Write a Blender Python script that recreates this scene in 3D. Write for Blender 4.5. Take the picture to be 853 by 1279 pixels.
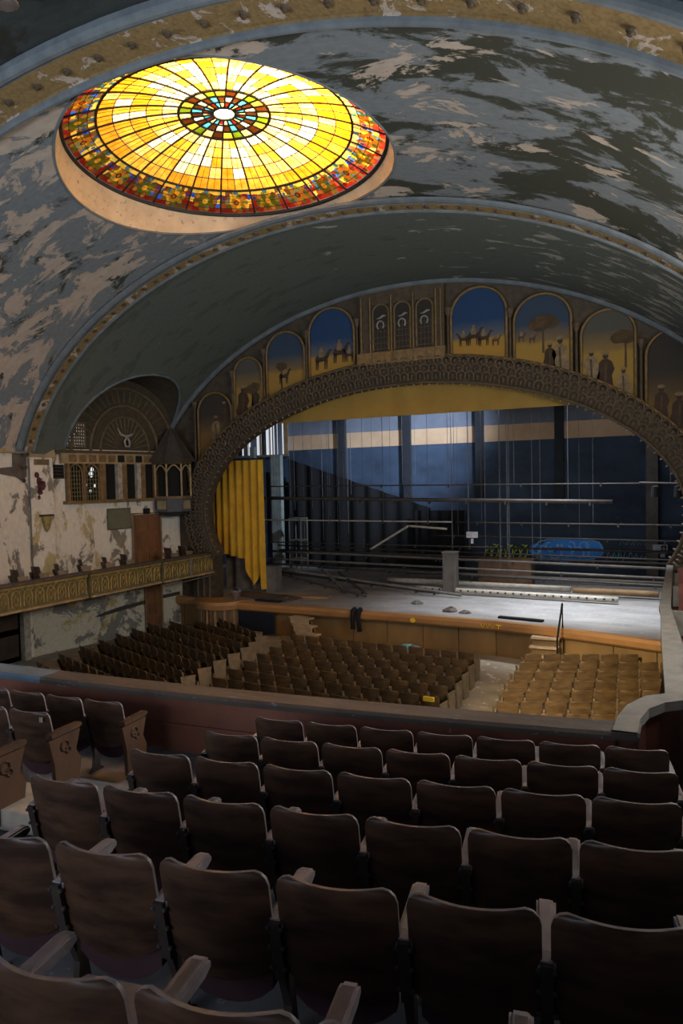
import bpy, math, random
from mathutils import Vector, Matrix
R = math.radians
PI = math.pi
random.seed(7)
for o in list(bpy.data.objects):
    bpy.data.objects.remove(o, do_unlink=True)
scene = bpy.context.scene
col = scene.collection
E_ = 5.85                      # eye height above the orchestra floor

# ------------------------------------------------------------------ camera
def set_camera():
    f, yaw, pitch, roll = 900.0, .449, .042, -.022
    F = Vector((-math.sin(yaw)*math.cos(pitch), math.cos(yaw)*math.cos(pitch), -math.sin(pitch)))
    Rt = Vector((math.cos(yaw), math.sin(yaw), 0)); U = Rt.cross(F)
    R2 = Rt*math.cos(roll) + U*math.sin(roll); U2 = -Rt*math.sin(roll) + U*math.cos(roll)
    cd = bpy.data.cameras.new('camera'); co = bpy.data.objects.new('camera', cd); col.objects.link(co)
    cd.sensor_fit = 'VERTICAL'; cd.sensor_height = 36.0; cd.lens = f/1279*36.0
    cd.clip_end = 200
    B = -F
    co.matrix_world = Matrix(((R2.x, U2.x, B.x, 0), (R2.y, U2.y, B.y, 0), (R2.z, U2.z, B.z, E_), (0, 0, 0, 1)))
    scene.camera = co
set_camera()
vs = scene.view_settings
vs.view_transform = 'Standard'; vs.look = 'None'; vs.gamma = 1.0; vs.use_curve_mapping = False
vs.exposure = 0.0

# ------------------------------------------------------------------ world and lights
w = bpy.data.worlds.new('world'); scene.world = w; w.use_nodes = True
bg = w.node_tree.nodes['Background']
bg.inputs[0].default_value = (.44, .53, .74, 1); bg.inputs[1].default_value = .36

def area(name, loc, target, size, power, colr, sy=None, spread=None):
    l = bpy.data.lights.new(name, 'AREA'); l.energy = power; l.color = colr; l.size = size
    if sy: l.shape = 'RECTANGLE'; l.size_y = sy
    if spread: l.spread = spread
    o = bpy.data.objects.new(name, l); col.objects.link(o); o.location = loc
    o.rotation_euler = (Vector(target)-Vector(loc)).to_track_quat('-Z', 'Y').to_euler()
    return o
def spot(name, loc, target, power, colr, ang, blend, rad=.3):
    l = bpy.data.lights.new(name, 'SPOT'); l.energy = power; l.color = colr; l.spot_size = R(ang); l.spot_blend = blend
    l.shadow_soft_size = rad
    o = bpy.data.objects.new(name, l); col.objects.link(o); o.location = loc
    o.rotation_euler = (Vector(target)-Vector(loc)).to_track_quat('-Z', 'Y').to_euler()
    return o
# daylight above the glass dome (attic skylight)
area('attic_daylight', (-7.4, 13.2, E_+10.6), (-8.2, 13.8, E_+7.5), 2.0, 2300, (1, .93, .82))
# daylight falling through the holes in the stage roof
spot('stage_roof_daylight', (-1.5, 27.2, 13.4), (-15.2, 36.0, 7.0), 23000, (.66, .79, 1.0), 37, 1.0, .35)
area('stage_front_daylight', (-4.0, 26.5, 13.2), (-3.6, 25.5, 1.2), 2.6, 620, (.86, .92, 1.0), spread=R(70))
# unseen fill lamps added at the back of the house and the right side
spot('added_rear_spot', (-4.2, -3.0, 10.2), (-2.3, 18.6, .4), 26000, (1, .82, .52), 15.5, .8, .5)
area('added_rear_fill', (-8.5, -3.6, 6.0), (-8.9, 8.0, 13.5), 14.0, 950, (.78, .87, 1.0), 3.0, R(120))
area('added_side_fill', (2.3, 13.0, 7.6), (-20, 14.5, 7.6), 8.0, 1300, (1.0, .95, .88), 2.2)

# ------------------------------------------------------------------ materials
MT = {}
def _nodes(name):
    m = bpy.data.materials.new(name); m.use_nodes = True
    nt = m.node_tree; nt.nodes.clear()
    out = nt.nodes.new('ShaderNodeOutputMaterial'); b = nt.nodes.new('ShaderNodeBsdfPrincipled')
    nt.links.new(b.outputs[0], out.inputs[0])
    MT[name] = m
    return m, nt, b, out
def c4(c): return (c[0], c[1], c[2], 1)
def N(nt, t, **k):
    n = nt.nodes.new(t)
    for a, v in k.items(): setattr(n, a, v)
    return n
def coords(nt, kind, scale, rnd=False):
    tc = N(nt, 'ShaderNodeTexCoord'); mp = N(nt, 'ShaderNodeMapping')
    mp.inputs['Scale'].default_value = scale
    nt.links.new(tc.outputs[kind], mp.inputs['Vector'])
    if rnd:
        oi = N(nt, 'ShaderNodeObjectInfo'); ml = N(nt, 'ShaderNodeMath', operation='MULTIPLY'); ml.inputs[1].default_value = 37.0
        nt.links.new(oi.outputs['Random'], ml.inputs[0]); cb = N(nt, 'ShaderNodeCombineXYZ')
        for i in range(3): nt.links.new(ml.outputs[0], cb.inputs[i])
        nt.links.new(cb.outputs[0], mp.inputs['Location'])
    return mp.outputs[0]
def noise(nt, vec, scale, detail=5, rough=.6, dist=0):
    n = N(nt, 'ShaderNodeTexNoise'); n.inputs['Scale'].default_value = scale; n.inputs['Detail'].default_value = detail
    n.inputs['Roughness'].default_value = rough; n.inputs['Distortion'].default_value = dist
    nt.links.new(vec, n.inputs['Vector']); return n.outputs['Fac']
def ramp(nt, fac, stops, interp='LINEAR'):
    r = N(nt, 'ShaderNodeValToRGB'); r.color_ramp.interpolation = interp
    els = r.color_ramp.elements
    while len(els) < len(stops): els.new(.5)
    for e, (p, c) in zip(els, stops):
        e.position = p; e.color = c4(c) if not isinstance(c, (int, float)) else (c, c, c, 1)
    nt.links.new(fac, r.inputs[0]); return r.outputs[0]
def mix(nt, fac, a, b, typ='MIX'):
    m = N(nt, 'ShaderNodeMix', data_type='RGBA', blend_type=typ)
    for v, i in ((fac, 0), (a, 6), (b, 7)):
        if hasattr(v, 'is_output'): nt.links.new(v, m.inputs[i])
        else: m.inputs[i].default_value = v if i == 0 else c4(v)
    return m.outputs[2]
def bump(nt, b, fac, strength, dist=.02):
    bp = N(nt, 'ShaderNodeBump'); bp.inputs['Strength'].default_value = strength; bp.inputs['Distance'].default_value = dist
    nt.links.new(fac, bp.inputs['Height']); nt.links.new(bp.outputs[0], b.inputs['Normal'])
def plain(name, c1, c2=None, scale=4, rough=.7, metal=0, stretch=(1, 1, 1), bmp=.15, speck=None, rnd=True, lo=.35, hi=.65, spec=None):
    m, nt, b, out = _nodes(name)
    c2 = c2 or tuple(x*.6 for x in c1)
    v = coords(nt, 'Object', stretch, rnd)
    f = noise(nt, v, scale)
    cc = ramp(nt, f, [(lo, c1), (hi, c2)])
    if speck:
        f2 = noise(nt, v, scale*6, 3); k = ramp(nt, f2, [(speck[1], 0.0), (speck[1]+.05, 1.0)])
        cc = mix(nt, k, cc, speck[0])
    nt.links.new(cc, b.inputs['Base Color'])
    b.inputs['Roughness'].default_value = rough; b.inputs['Metallic'].default_value = metal
    if spec is not None: b.inputs['Specular IOR Level'].default_value = spec
    if bmp: bump(nt, b, f, bmp)
    return m
def peel(name, base, base2, under, dark, kind='UV', scale=(1, 1, 1), s=.6, thr=.56, dthr=.58, grad=None, rough=.85, soft=.02):
    """old paint: base coat, dark damp patches, plaster laid bare where it has flaked"""
    m, nt, b, out = _nodes(name)
    v = coords(nt, kind, scale)
    n1 = noise(nt, v, s, 10, .68, .6)
    v2 = coords(nt, kind, tuple(x*1.0 for x in scale)); mp = v2.node; mp.inputs['Location'].default_value = (13.1, 7.7, 3.3)
    n2 = noise(nt, v2, s*.8, 9, .68, .4)
    n3 = noise(nt, v, s*9, 4, .6)
    cb = mix(nt, ramp(nt, n3, [(.35, 0.0), (.7, 1.0)]), base, base2)
    if grad:   # where along the surface more of the paint has gone
        sep = N(nt, 'ShaderNodeSeparateXYZ'); tc = N(nt, 'ShaderNodeTexCoord'); nt.links.new(tc.outputs[kind], sep.inputs[0])
        g = sep.outputs[grad[0]]
        mr = N(nt, 'ShaderNodeMapRange'); nt.links.new(g, mr.inputs[0])
        mr.inputs[1].default_value, mr.inputs[2].default_value, mr.inputs[3].default_value, mr.inputs[4].default_value = grad[1]
        ad = N(nt, 'ShaderNodeMath', operation='ADD'); nt.links.new(n1, ad.inputs[0]); nt.links.new(mr.outputs[0], ad.inputs[1]); n1 = ad.outputs[0]
        ad2 = N(nt, 'ShaderNodeMath', operation='SUBTRACT'); nt.links.new(n2, ad2.inputs[0]); nt.links.new(mr.outputs[0], ad2.inputs[1]); n2 = ad2.outputs[0]
    cd = mix(nt, ramp(nt, n2, [(dthr, 0.0), (dthr+soft*2, 1.0)]), cb, dark)
    ku = ramp(nt, n1, [(thr, 0.0), (thr+soft, 1.0)])
    n4 = noise(nt, v, s*5, 5, .7)
    un = mix(nt, ramp(nt, n4, [(.3, 0.0), (.75, 1.0)]), under, tuple(x*.7 for x in under))
    cc = mix(nt, ku, cd, un)
    nt.links.new(cc, b.inputs['Base Color']); b.inputs['Roughness'].default_value = rough
    b.inputs['Specular IOR Level'].default_value = .25
    bump(nt, b, ku, .35, .03)
    return m

BLUEGREY = (.155, .170, .178); BLUEGREY2 = (.12, .135, .142)
BEIGE = (.40, .335, .27); OLIVE = (.035, .037, .026)
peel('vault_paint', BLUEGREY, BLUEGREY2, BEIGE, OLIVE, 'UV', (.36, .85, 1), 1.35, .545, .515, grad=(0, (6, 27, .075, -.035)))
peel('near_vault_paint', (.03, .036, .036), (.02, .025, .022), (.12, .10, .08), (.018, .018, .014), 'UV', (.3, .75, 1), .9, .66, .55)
peel('cove_paint', (.10, .112, .098), (.075, .088, .076), (.33, .32, .28), (.07, .08, .068), 'UV', (.5, 1.6, 1), 1.7, .625, .60, grad=(0, (12, 24, -.05, .09)))
peel('wall_plaster', (.66, .61, .52), (.56, .51, .43), (.25, .21, .165), (.42, .34, .17), 'Object', (1, 1, .6), 1.0, .545, .565)
peel('low_wall_plaster', (.55, .50, .40), (.45, .40, .31), (.22, .21, .19), (.36, .29, .11), 'Object', (1, 1, 1.1), .9, .525, .535)
plain('blue_trim', (.125, .145, .155), (.085, .10, .11), 3, .8)
peel('gold_band', (.20, .135, .055), (.13, .085, .035), (.38, .32, .26), (.11, .07, .03), 'Object', (1, 1, 1), 1.5, .555, .62)
plain('boss', (.075, .05, .025), (.04, .028, .015), 6, .7)
plain('collar_plaster', (.50, .42, .29), (.37, .31, .21), 1.5, .85, speck=((.24, .21, .15), .62))
plain('lead', (.022, .018, .013), (.012, .010, .008), 5, .6)
plain('arch_brown', (.075, .052, .028), (.036, .026, .015), 5, .75)
plain('arch_ornament', (.11, .075, .04), (.055, .038, .022), 7, .75)
plain('pendant', (.21, .18, .14), (.12, .10, .08), 8, .7)
plain('frame_brown', (.085, .055, .025), (.045, .03, .015), 5, .7)
plain('frame_gold', (.20, .12, .035), (.11, .066, .022), 6, .6)
plain('dark_lattice', (.028, .02, .012), (.016, .012, .008), 9, .8)
plain('emblem_white', (.30, .28, .25), (.20, .19, .17), 9, .7)
plain('niche_brown', (.058, .043, .022), (.034, .025, .014), 4, .8)
plain('niche_relief', (.115, .088, .045), (.065, .05, .027), 6, .75)
plain('cream_trim', (.36, .26, .13), (.22, .155, .075), 3, .75)
plain('ochre_post', (.20, .115, .045), (.11, .065, .028), 5, .75)
plain('white_post', (.42, .38, .31), (.22, .19, .15), 5, .8)
plain('gold_ornament', (.42, .30, .08), (.22, .15, .045), 8, .5, .3)
plain('gold_ground', (.16, .12, .04), (.085, .065, .027), 6, .7)
plain('ledge_wood', (.10, .065, .05), (.06, .04, .034), 4, .6)
plain('door_wood', (.20, .085, .03), (.11, .047, .018), 3, .6, stretch=(1, 1, .15))
plain('dark_door', (.045, .025, .014), (.022, .014, .009), 3, .6)
plain('board_green', (.13, .125, .08), (.105, .10, .065), 3, .8)
plain('turret_roof', (.05, .042, .036), (.03, .025, .022), 4, .8)
plain('turret_panel', (.30, .24, .12), (.19, .15, .07), 4, .8)
plain('slate_blue', (.075, .08, .095), (.05, .054, .065), 4, .8)
plain('void', (.006, .006, .006), (.004, .004, .004), 1, 1, bmp=0)
plain('valance', (.30, .185, .035), (.25, .15, .028), 1.2, .9)
plain('curtain', (.60, .34, .02), (.46, .25, .015), 1.5, .85)
plain('navy_wall', (.042, .070, .12), (.022, .036, .062), .6, .8, stretch=(1, 1, 1.4), speck=((.12, .16, .22), .68), rnd=False)
plain('cream_wall', (.62, .42, .26), (.50, .33, .20), .8, .85)
plain('grey_wall', (.19, .21, .26), (.13, .15, .19), .7, .85)
plain('pilaster_dark', (.02, .024, .032), (.012, .014, .02), 2, .8)
plain('post_grey', (.16, .14, .12), (.10, .09, .08), 2, .8)
plain('post_pale', (.26, .29, .27), (.17, .19, .18), 2, .8)
plain('black_cloth_and_shade', (.004, .004, .005), (.0025, .0025, .003), 3, .95)  # black of real cloth and of the sheet standing in for shadow
plain('stage_floor', (.30, .29, .28), (.20, .19, .185), .7, .65, stretch=(1, 2.2, 1), rnd=False, speck=((.42, .41, .39), .62))
plain('lip_wood', (.40, .20, .065), (.28, .135, .045), 1.5, .5, stretch=(.3, 1, 1), rnd=False)
plain('stage_front', (.24, .135, .04), (.15, .083, .027), .8, .6, stretch=(1, 1, .3), rnd=False)
plain('reed_wood', (.19, .10, .045), (.12, .06, .028), 3, .6)
plain('panel_navy', (.008, .012, .024), (.006, .008, .015), 2, .8)
plain('step_wood', (.46, .33, .20), (.33, .23, .135), 3, .7)
plain('pipe_steel', (.065, .052, .045), (.035, .029, .026), 4, .6, .2)
plain('pipe_pale', (.46, .42, .35), (.32, .285, .235), 4, .6)
plain('rope', (.18, .18, .19), (.10, .10, .11), 4, .9)
plain('graffiti_blue', (.03, .33, .95), (.02, .20, .70), 2, .6)
plain('graffiti_light', (.35, .66, 1.0), (.25, .5, .9), 2, .6)
plain('graffiti_green', (.62, .82, .10), (.5, .7, .08), 2, .6)
plain('graffiti_teal', (.10, .7, .68), (.08, .5, .5), 2, .6)
plain('graffiti_white', (.5, .5, .52), (.3, .3, .33), 2, .6)
plain('yellow_paint', (.75, .52, .02), (.6, .4, .02), 2, .6)
plain('bucket_metal', (.45, .45, .46), (.28, .28, .29), 4, .4, .7)
plain('bucket_teal', (.14, .34, .30), (.1, .25, .22), 4, .6)
plain('cardboard', (.34, .21, .10), (.24, .145, .07), 3, .8)
plain('house_floor', (.33, .29, .22), (.17, .145, .105), .55, .75, rnd=False, speck=((.47, .43, .35), .60), lo=.3, hi=.7)
plain('seat_back', (.10, .049, .027), (.034, .017, .011), 3.2, .42, stretch=(1, 1, 3.5), bmp=.08, speck=((.13, .11, .10), .735), spec=.5)
plain('seat_edge_highlight', (.27, .225, .22), (.17, .14, .138), 8, .5)  # rim colour lightened to paint in the highlight along the edges
plain('plum_cushion', (.062, .022, .028), (.038, .014, .018), 5, .85)
plain('arm_wood', (.34, .30, .335), (.21, .185, .205), 6, .6, speck=((.38, .37, .38), .70))
plain('iron', (.075, .055, .045), (.045, .034, .028), 8, .55, .3)
plain('end_wood', (.105, .046, .021), (.06, .027, .013), 5, .55, stretch=(1, 1, .3))
plain('bolt', (.13, .11, .10), (.08, .07, .065), 8, .5, .5)
plain('orch_back', (.135, .078, .030), (.068, .039, .017), 3, .5, stretch=(1, 1, 3), bmp=.05)
plain('orch_seat', (.038, .022, .012), (.022, .013, .008), 4, .7)
plain('orch_arm', (.21, .145, .08), (.125, .088, .05), 5, .6)
plain('balcony_concrete', (.24, .24, .26), (.13, .13, .145), 2.2, .8, rnd=False, speck=((.33, .35, .40), .66))
plain('parapet_red', (.24, .085, .05), (.17, .06, .036), 1.6, .7, rnd=False, speck=((.42, .33, .27), .735))
plain('rail_wood', (.105, .082, .068), (.06, .048, .042), 2, .5, stretch=(.5, 3, 1), rnd=False, speck=((.20, .19, .19), .64))
plain('rail_blue', (.13, .22, .31), (.09, .14, .19), 2, .6, rnd=False)
plain('stone_ledge', (.17, .165, .15), (.115, .112, .10), 5, .75, rnd=False)
plain('box_wine', (.075, .026, .018), (.045, .017, .013), 3, .35)
plain('red_seat', (.13, .035, .022), (.08, .022, .015), 4, .6)
plain('plaster_rubble', (.50, .44, .36), (.35, .30, .24), 4, .9)
plain('metal_lamp', (.5, .5, .5), (.3, .3, .3), 4, .3, .9)
plain('mural_figure_dark', (.05, .027, .014), (.03, .017, .01), 4, .9)
plain('mural_figure_light', (.23, .165, .09), (.12, .08, .04), 5, .9)
plain('mural_tree', (.085, .05, .018), (.045, .03, .013), 5, .9)
plain('wine_stain', (.10, .025, .03), (.06, .018, .02), 5, .9)
plain('damp_dark', (.13, .105, .085), (.06, .05, .04), 3, .9)

def mural(name, sky, haze, sand, sand2, hz):
    m, nt, b, out = _nodes(name)
    tc = N(nt, 'ShaderNodeTexCoord'); sp = N(nt, 'ShaderNodeSeparateXYZ'); nt.links.new(tc.outputs['UV'], sp.inputs[0])
    v = coords(nt, 'Object', (1, 1, 2)); n = noise(nt, v, 1.6, 5)
    ad = N(nt, 'ShaderNodeMath', operation='MULTIPLY_ADD'); nt.links.new(n, ad.inputs[0]); ad.inputs[1].default_value = .12; nt.links.new(sp.outputs[1], ad.inputs[2])
    g = ramp(nt, ad.outputs[0], [(.0, sand2), (hz*.6, sand), (hz+.05, sand), (hz+.09, haze), (min(.98, hz+.30), sky), (1, sky)])
    nt.links.new(g, b.inputs['Base Color']); b.inputs['Roughness'].default_value = .9
    b.inputs['Specular IOR Level'].default_value = .2
mural('mural_blue', (.022, .05, .115), (.10, .105, .11), (.30, .175, .035), (.22, .12, .03), .33)
mural('mural_dusk', (.035, .055, .085), (.16, .11, .05), (.27, .165, .038), (.16, .09, .028), .42)
mural('mural_sand', (.08, .075, .06), (.20, .13, .045), (.27, .17, .04), (.12, .07, .025), .55)
mural('mural_brown', (.04, .035, .03), (.11, .07, .03), (.14, .085, .03), (.06, .036, .018), .45)

def glass(name, colr, em, tr=.5, col2=None):
    m, nt, b, out = _nodes(name); nt.nodes.remove(b)
    v = coords(nt, 'Object', (1, 1, 1), True); n = noise(nt, v, 5.0, 4)
    cc = ramp(nt, n, [(.3, colr), (.7, col2 or tuple(x*.7 for x in colr))])
    e = N(nt, 'ShaderNodeEmission'); e.inputs[1].default_value = em; nt.links.new(cc, e.inputs[0])
    t = N(nt, 'ShaderNodeBsdfTranslucent'); nt.links.new(cc, t.inputs[0])
    a = N(nt, 'ShaderNodeAddShader'); nt.links.new(e.outputs[0], a.inputs[0]); nt.links.new(t.outputs[0], a.inputs[1])
    nt.links.new(a.outputs[0], out.inputs[0])
GE = .42
glass('glass_amber', (1.0, .55, .06), GE, col2=(.85, .36, .025))
glass('glass_gold', (1.0, .68, .14), GE, col2=(.9, .42, .05))
glass('glass_straw', (1.0, .82, .42), GE, col2=(1.0, .56, .13))
glass('glass_cream', (1.0, .94, .74), GE, col2=(1.0, .78, .42))
glass('glass_red', (.34, .018, .008), GE*.5)
glass('glass_brick', (.46, .07, .018), GE*.5)
glass('glass_brown', (.20, .085, .022), GE*.45)
glass('glass_blue', (.05, .16, .60), GE*.6)
glass('glass_teal', (.20, .55, .55), GE*.6)
glass('glass_green', (.30, .34, .035), GE*.5, col2=(.17, .21, .02))
glass('glass_yellow', (.78, .52, .06), GE*.6, col2=(.58, .36, .03))
def emit(name, colr, s):
    m, nt, b, out = _nodes(name); nt.nodes.remove(b)
    e = N(nt, 'ShaderNodeEmission'); e.inputs[0].default_value = c4(colr); e.inputs[1].default_value = s
    nt.links.new(e.outputs[0], out.inputs[0])
emit('daylight_pane', (.86, .92, 1.0), .75)
emit('daylight_gap', (.90, .90, .92), .9)

# ------------------------------------------------------------------ mesh builder
class MB:
    def __init__(s): s.v = []; s.f = []; s.m = []; s.uvs = None
    def add(s, vs_, fs, mi=0):
        k = len(s.v); s.v += [tuple(p) for p in vs_]
        for f in fs: s.f.append(tuple(i+k for i in f)); s.m.append(mi)
        return s
    def box(s, c, d, rz=0, mi=0, M=None):
        x, y, z = d[0]/2, d[1]/2, d[2]/2
        pts = [Vector((sx*x, sy*y, sz*z)) for sz in (-1, 1) for sy in (-1, 1) for sx in (-1, 1)]
        if M is None: M = Matrix.Rotation(rz, 3, 'Z')
        pts = [M @ p + Vector(c) for p in pts]
        return s.add(pts, [(0, 2, 3, 1), (4, 5, 7, 6), (0, 1, 5, 4), (2, 6, 7, 3), (0, 4, 6, 2), (1, 3, 7, 5)], mi)
    def tube(s, pts, r, n=6, closed=False, mi=0, caps=True):
        P = [Vector(p) for p in pts]; L = len(P); rings = []
        rr = r if isinstance(r, (list, tuple)) else [r]*L
        up = None
        for i in range(L):
            a = P[(i-1) % L] if (closed or i > 0) else P[i]; b = P[(i+1) % L] if (closed or i < L-1) else P[i]
            t = (b-a).normalized() if (b-a).length > 1e-9 else Vector((0, 0, 1))
            if up is None:
                up = Vector((0, 0, 1)) if abs(t.z) < .9 else Vector((0, 1, 0))
            sd = t.cross(up)
            if sd.length < 1e-6: sd = t.cross(Vector((1, 0, 0)))
            sd.normalize(); u = sd.cross(t).normalized(); up = u
            rings.append([P[i]+sd*(rr[i]*math.cos(2*PI*j/n))+u*(rr[i]*math.sin(2*PI*j/n)) for j in range(n)])
        fs = []; last = L if closed else L-1
        for i in range(last):
            for j in range(n):
                a, b = i*n+j, i*n+(j+1) % n; i2 = (i+1) % L
                fs.append((a, b, i2*n+(j+1) % n, i2*n+j))
        if caps and not closed:
            fs.append(tuple(range(n-1, -1, -1))); fs.append(tuple((L-1)*n+j for j in range(n)))
        return s.add([p for rg in rings for p in rg], fs, mi)
    def lathe(s, prof, n=12, c=(0, 0, 0), mi=0, a0=0, a1=2*PI):
        full = abs(a1-a0-2*PI) < 1e-6; m = n if full else n+1; vs_ = []
        for r, z in prof:
            for j in range(m):
                a = a0+(a1-a0)*j/n; vs_.append((c[0]+r*math.cos(a), c[1]+r*math.sin(a), c[2]+z))
        fs = []
        for i in range(len(prof)-1):
            for j in range(n):
                j2 = (j+1) % m; fs.append((i*m+j, i*m+j2, (i+1)*m+j2, (i+1)*m+j))
        return s.add(vs_, fs, mi)
    def prism(s, poly, ext, mi=0):
        """closed planar polygon of 3D points, extruded by vector ext"""
        n = len(poly); e = Vector(ext); P = [Vector(p) for p in poly]
        fs = [tuple(range(n)), tuple(range(2*n-1, n-1, -1))]
        for i in range(n):
            j = (i+1) % n; fs.append((i, i+n, j+n, j))
        return s.add(P+[p+e for p in P], fs, mi)
    def grid(s, fn, nu, nv, mi=0, skip=None, uvfn=None):
        vs_ = [fn(i/nu, j/nv) for j in range(nv+1) for i in range(nu+1)]
        fs = []
        for j in range(nv):
            for i in range(nu):
                if skip and skip(i, j): continue
                a = j*(nu+1)+i; fs.append((a, a+1, a+nu+2, a+nu+1))
        if uvfn:
            if s.uvs is None: s.uvs = [(0, 0)]*len(s.v)
            s.uvs += [uvfn(i/nu, j/nv) for j in range(nv+1) for i in range(nu+1)]
        return s.add(vs_, fs, mi)
    def mesh(s, name, mats, smooth=False):
        me = bpy.data.meshes.new(name); me.from_pydata(s.v, [], s.f)
        for m in (mats if isinstance(mats, (list, tuple)) else [mats]): me.materials.append(MT[m])
        if isinstance(mats, (list, tuple)): me.polygons.foreach_set('material_index', s.m)
        if smooth: me.polygons.foreach_set('use_smooth', [True]*len(me.polygons))
        if s.uvs:
            uv = me.uv_layers.new(name='UVMap')
            d = [0.0]*(2*len(me.loops)); li = [0]*len(me.loops); me.loops.foreach_get('vertex_index', li)
            for k, vi in enumerate(li): d[2*k], d[2*k+1] = s.uvs[vi]
            uv.data.foreach_set('uv', d)
        me.update(); return me
    def build(s, name, mats, parent=None, smooth=False, local=False):
        if parent is not None and not local:
            L = parent.location
            if parent.parent: L = L + parent.parent.location
            s.v = [(p[0]-L[0], p[1]-L[1], p[2]-L[2]) for p in s.v]
        o = bpy.data.objects.new(name, s.mesh(name, mats, smooth)); col.objects.link(o)
        if parent is not None: o.parent = parent
        return o
def obj(name, me, parent=None, loc=(0, 0, 0), rot=None):
    o = bpy.data.objects.new(name, me); col.objects.link(o); o.location = loc
    if rot is not None: o.rotation_euler = rot
    if parent is not None: o.parent = parent
    return o
def tag(o, label, cat, group=None):
    o['label'] = label; o['category'] = cat
    if group: o['group'] = group
    return o
def struct(o, label=None):
    o['kind'] = 'structure'
    if label: o['label'] = label
    return o
def empty(name, loc, rz=0):
    o = bpy.data.objects.new(name, None); col.objects.link(o); o.location = loc; o.rotation_euler = (0, 0, rz)
    o.empty_display_size = .1
    return o
def copy_tree(o, parent=None):
    c = o.copy(); col.objects.link(c); c.parent = parent
    for ch in o.children: copy_tree(ch, c)
    return c
ORD = ['first', 'second', 'third', 'fourth', 'fifth', 'sixth', 'seventh', 'eighth', 'ninth', 'tenth', 'eleventh', 'twelfth', 'thirteenth', 'fourteenth']

def nth(i):
    i += 1; ones = ['', 'first', 'second', 'third', 'fourth', 'fifth', 'sixth', 'seventh', 'eighth', 'ninth']
    if i <= 14: return ORD[i-1]
    if i < 20: return ['fifteenth', 'sixteenth', 'seventeenth', 'eighteenth', 'nineteenth'][i-15]
    tens, o = divmod(i, 10)
    return (['', '', 'twentieth', 'thirtieth', 'fortieth'][tens]) if o == 0 else ['', '', 'twenty', 'thirty', 'forty'][tens]+'-'+ones[o]
# ------------------------------------------------------------------ the house: geometry constants
XA = -8.94                                   # theatre axis
Y3, A3, B3 = 10.7, 12.57, 8.27
Y2, A2, B2 = 17.63, 11.55, 7.63
ZS = E_-.475                                 # springing of the vaults
YP, AP, BP, ZP = 24.2, 12.16, 9.2, E_-2.3    # outer edge of proscenium wall
AI, BI, ZI = 8.9, 4.62, 4.65                 # proscenium opening
def sec(Y):
    t = (Y-Y3)/(Y2-Y3); return A3+(A2-A3)*t, B3+(B2-B3)*t
def vpt(th, Y):
    a, b = sec(Y); return Vector((XA+a*math.cos(th), Y, ZS+b*math.sin(th)))
def wall_x(Y):
    return -20.5 if Y <= 17.7 else -20.5+(Y-17.7)*1.2/6.5
WN = Vector((6.5, -1.2, 0)).normalized()     # normal of the splayed wall, into the house
WT = Vector((1.2, 6.5, 0)).normalized()      # along the splayed wall towards the stage
def wp(Y, z, off=0): return Vector((wall_x(Y), Y, z))+WN*off

# ---- main vault with the opening for the glass dome
DC = (-9.55, 14.1); DRX, DRY = 3.95, 3.4
def build_vault():
    mb = MB(); mb.uvs = []
    y0, y1, t0, t1 = 10.25, 17.75, .225, PI-.225
    def th_of(x, y):
        a, b = sec(y); return math.acos(max(-1, min(1, (x-XA)/a)))
    tc_ = th_of(*DC); K = 12.0
    ph = [2*PI*i/144 for i in range(144)]
    for tx in (t0, t1):
        for yy in (y0, y1): ph.append(math.atan2((yy-DC[1])/DRY, -(tx-tc_)*K/DRX) % (2*PI))
    ph = sorted(ph); M = 36; n = len(ph)
    for p in ph:
        xi, yi = DC[0]+DRX*math.cos(p), DC[1]+DRY*math.sin(p); ti = th_of(xi, yi)
        dt, dy = ti-tc_, yi-DC[1]
        ks = []
        if dt > 1e-9: ks.append((t1-tc_)/dt)
        if dt < -1e-9: ks.append((t0-tc_)/dt)
        if dy > 1e-9: ks.append((y1-DC[1])/dy)
        if dy < -1e-9: ks.append((y0-DC[1])/dy)
        k = min(ks)
        for j in range(M+1):
            q = 1+(k-1)*j/M; t, y = tc_+dt*q, DC[1]+dy*q
            mb.v.append(tuple(vpt(t, y))); mb.uvs.append(((PI-t)*K, y))
    for i in range(n):
        for j in range(M):
            a, b = i*(M+1)+j, ((i+1) % n)*(M+1)+j
            mb.f.append((a, a+1, b+1, b)); mb.m.append(0)
    struct(mb.build('ceiling', 'vault_paint', smooth=True), 'peeling blue-grey barrel vault around the glass dome')
build_vault()
# vault over the balcony, nearer than the great rib
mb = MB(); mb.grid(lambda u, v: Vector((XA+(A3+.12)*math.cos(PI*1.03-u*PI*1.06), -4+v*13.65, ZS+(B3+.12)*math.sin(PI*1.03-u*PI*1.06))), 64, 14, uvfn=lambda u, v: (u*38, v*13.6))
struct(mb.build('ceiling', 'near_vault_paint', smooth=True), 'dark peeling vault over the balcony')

def sweep_rib(Y, a, b, prof, mats, name, label):
    """prof: (dy, dn, mi) points; dn measured inwards from the ellipse"""
    mb = MB(); n = 120; m = len(prof)
    for i in range(n+1):
        te = math.asin((7.15-ZS)/b); t = PI-te-(PI-2*te)*i/n
        nx, nz = math.cos(t)/a, math.sin(t)/b; l = math.hypot(nx, nz); nx /= l; nz /= l
        for dy, dn, _ in prof:
            mb.v.append((XA+a*math.cos(t)-nx*dn, Y+dy, ZS+b*math.sin(t)-nz*dn))
    for i in range(n):
        for j in range(m-1):
            k = i*m+j; mb.f.append((k, k+1, k+m+1, k+m)); mb.m.append(prof[j][2])
    return struct(mb.build(name, mats, smooth=False), label)
def half_round(y0, y1, base, r, n=5, mi=0):
    return [(y0+(y1-y0)*(1-math.cos(PI*k/n))/2, base+r*math.sin(PI*k/n), mi) for k in range(n+1)]
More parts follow.
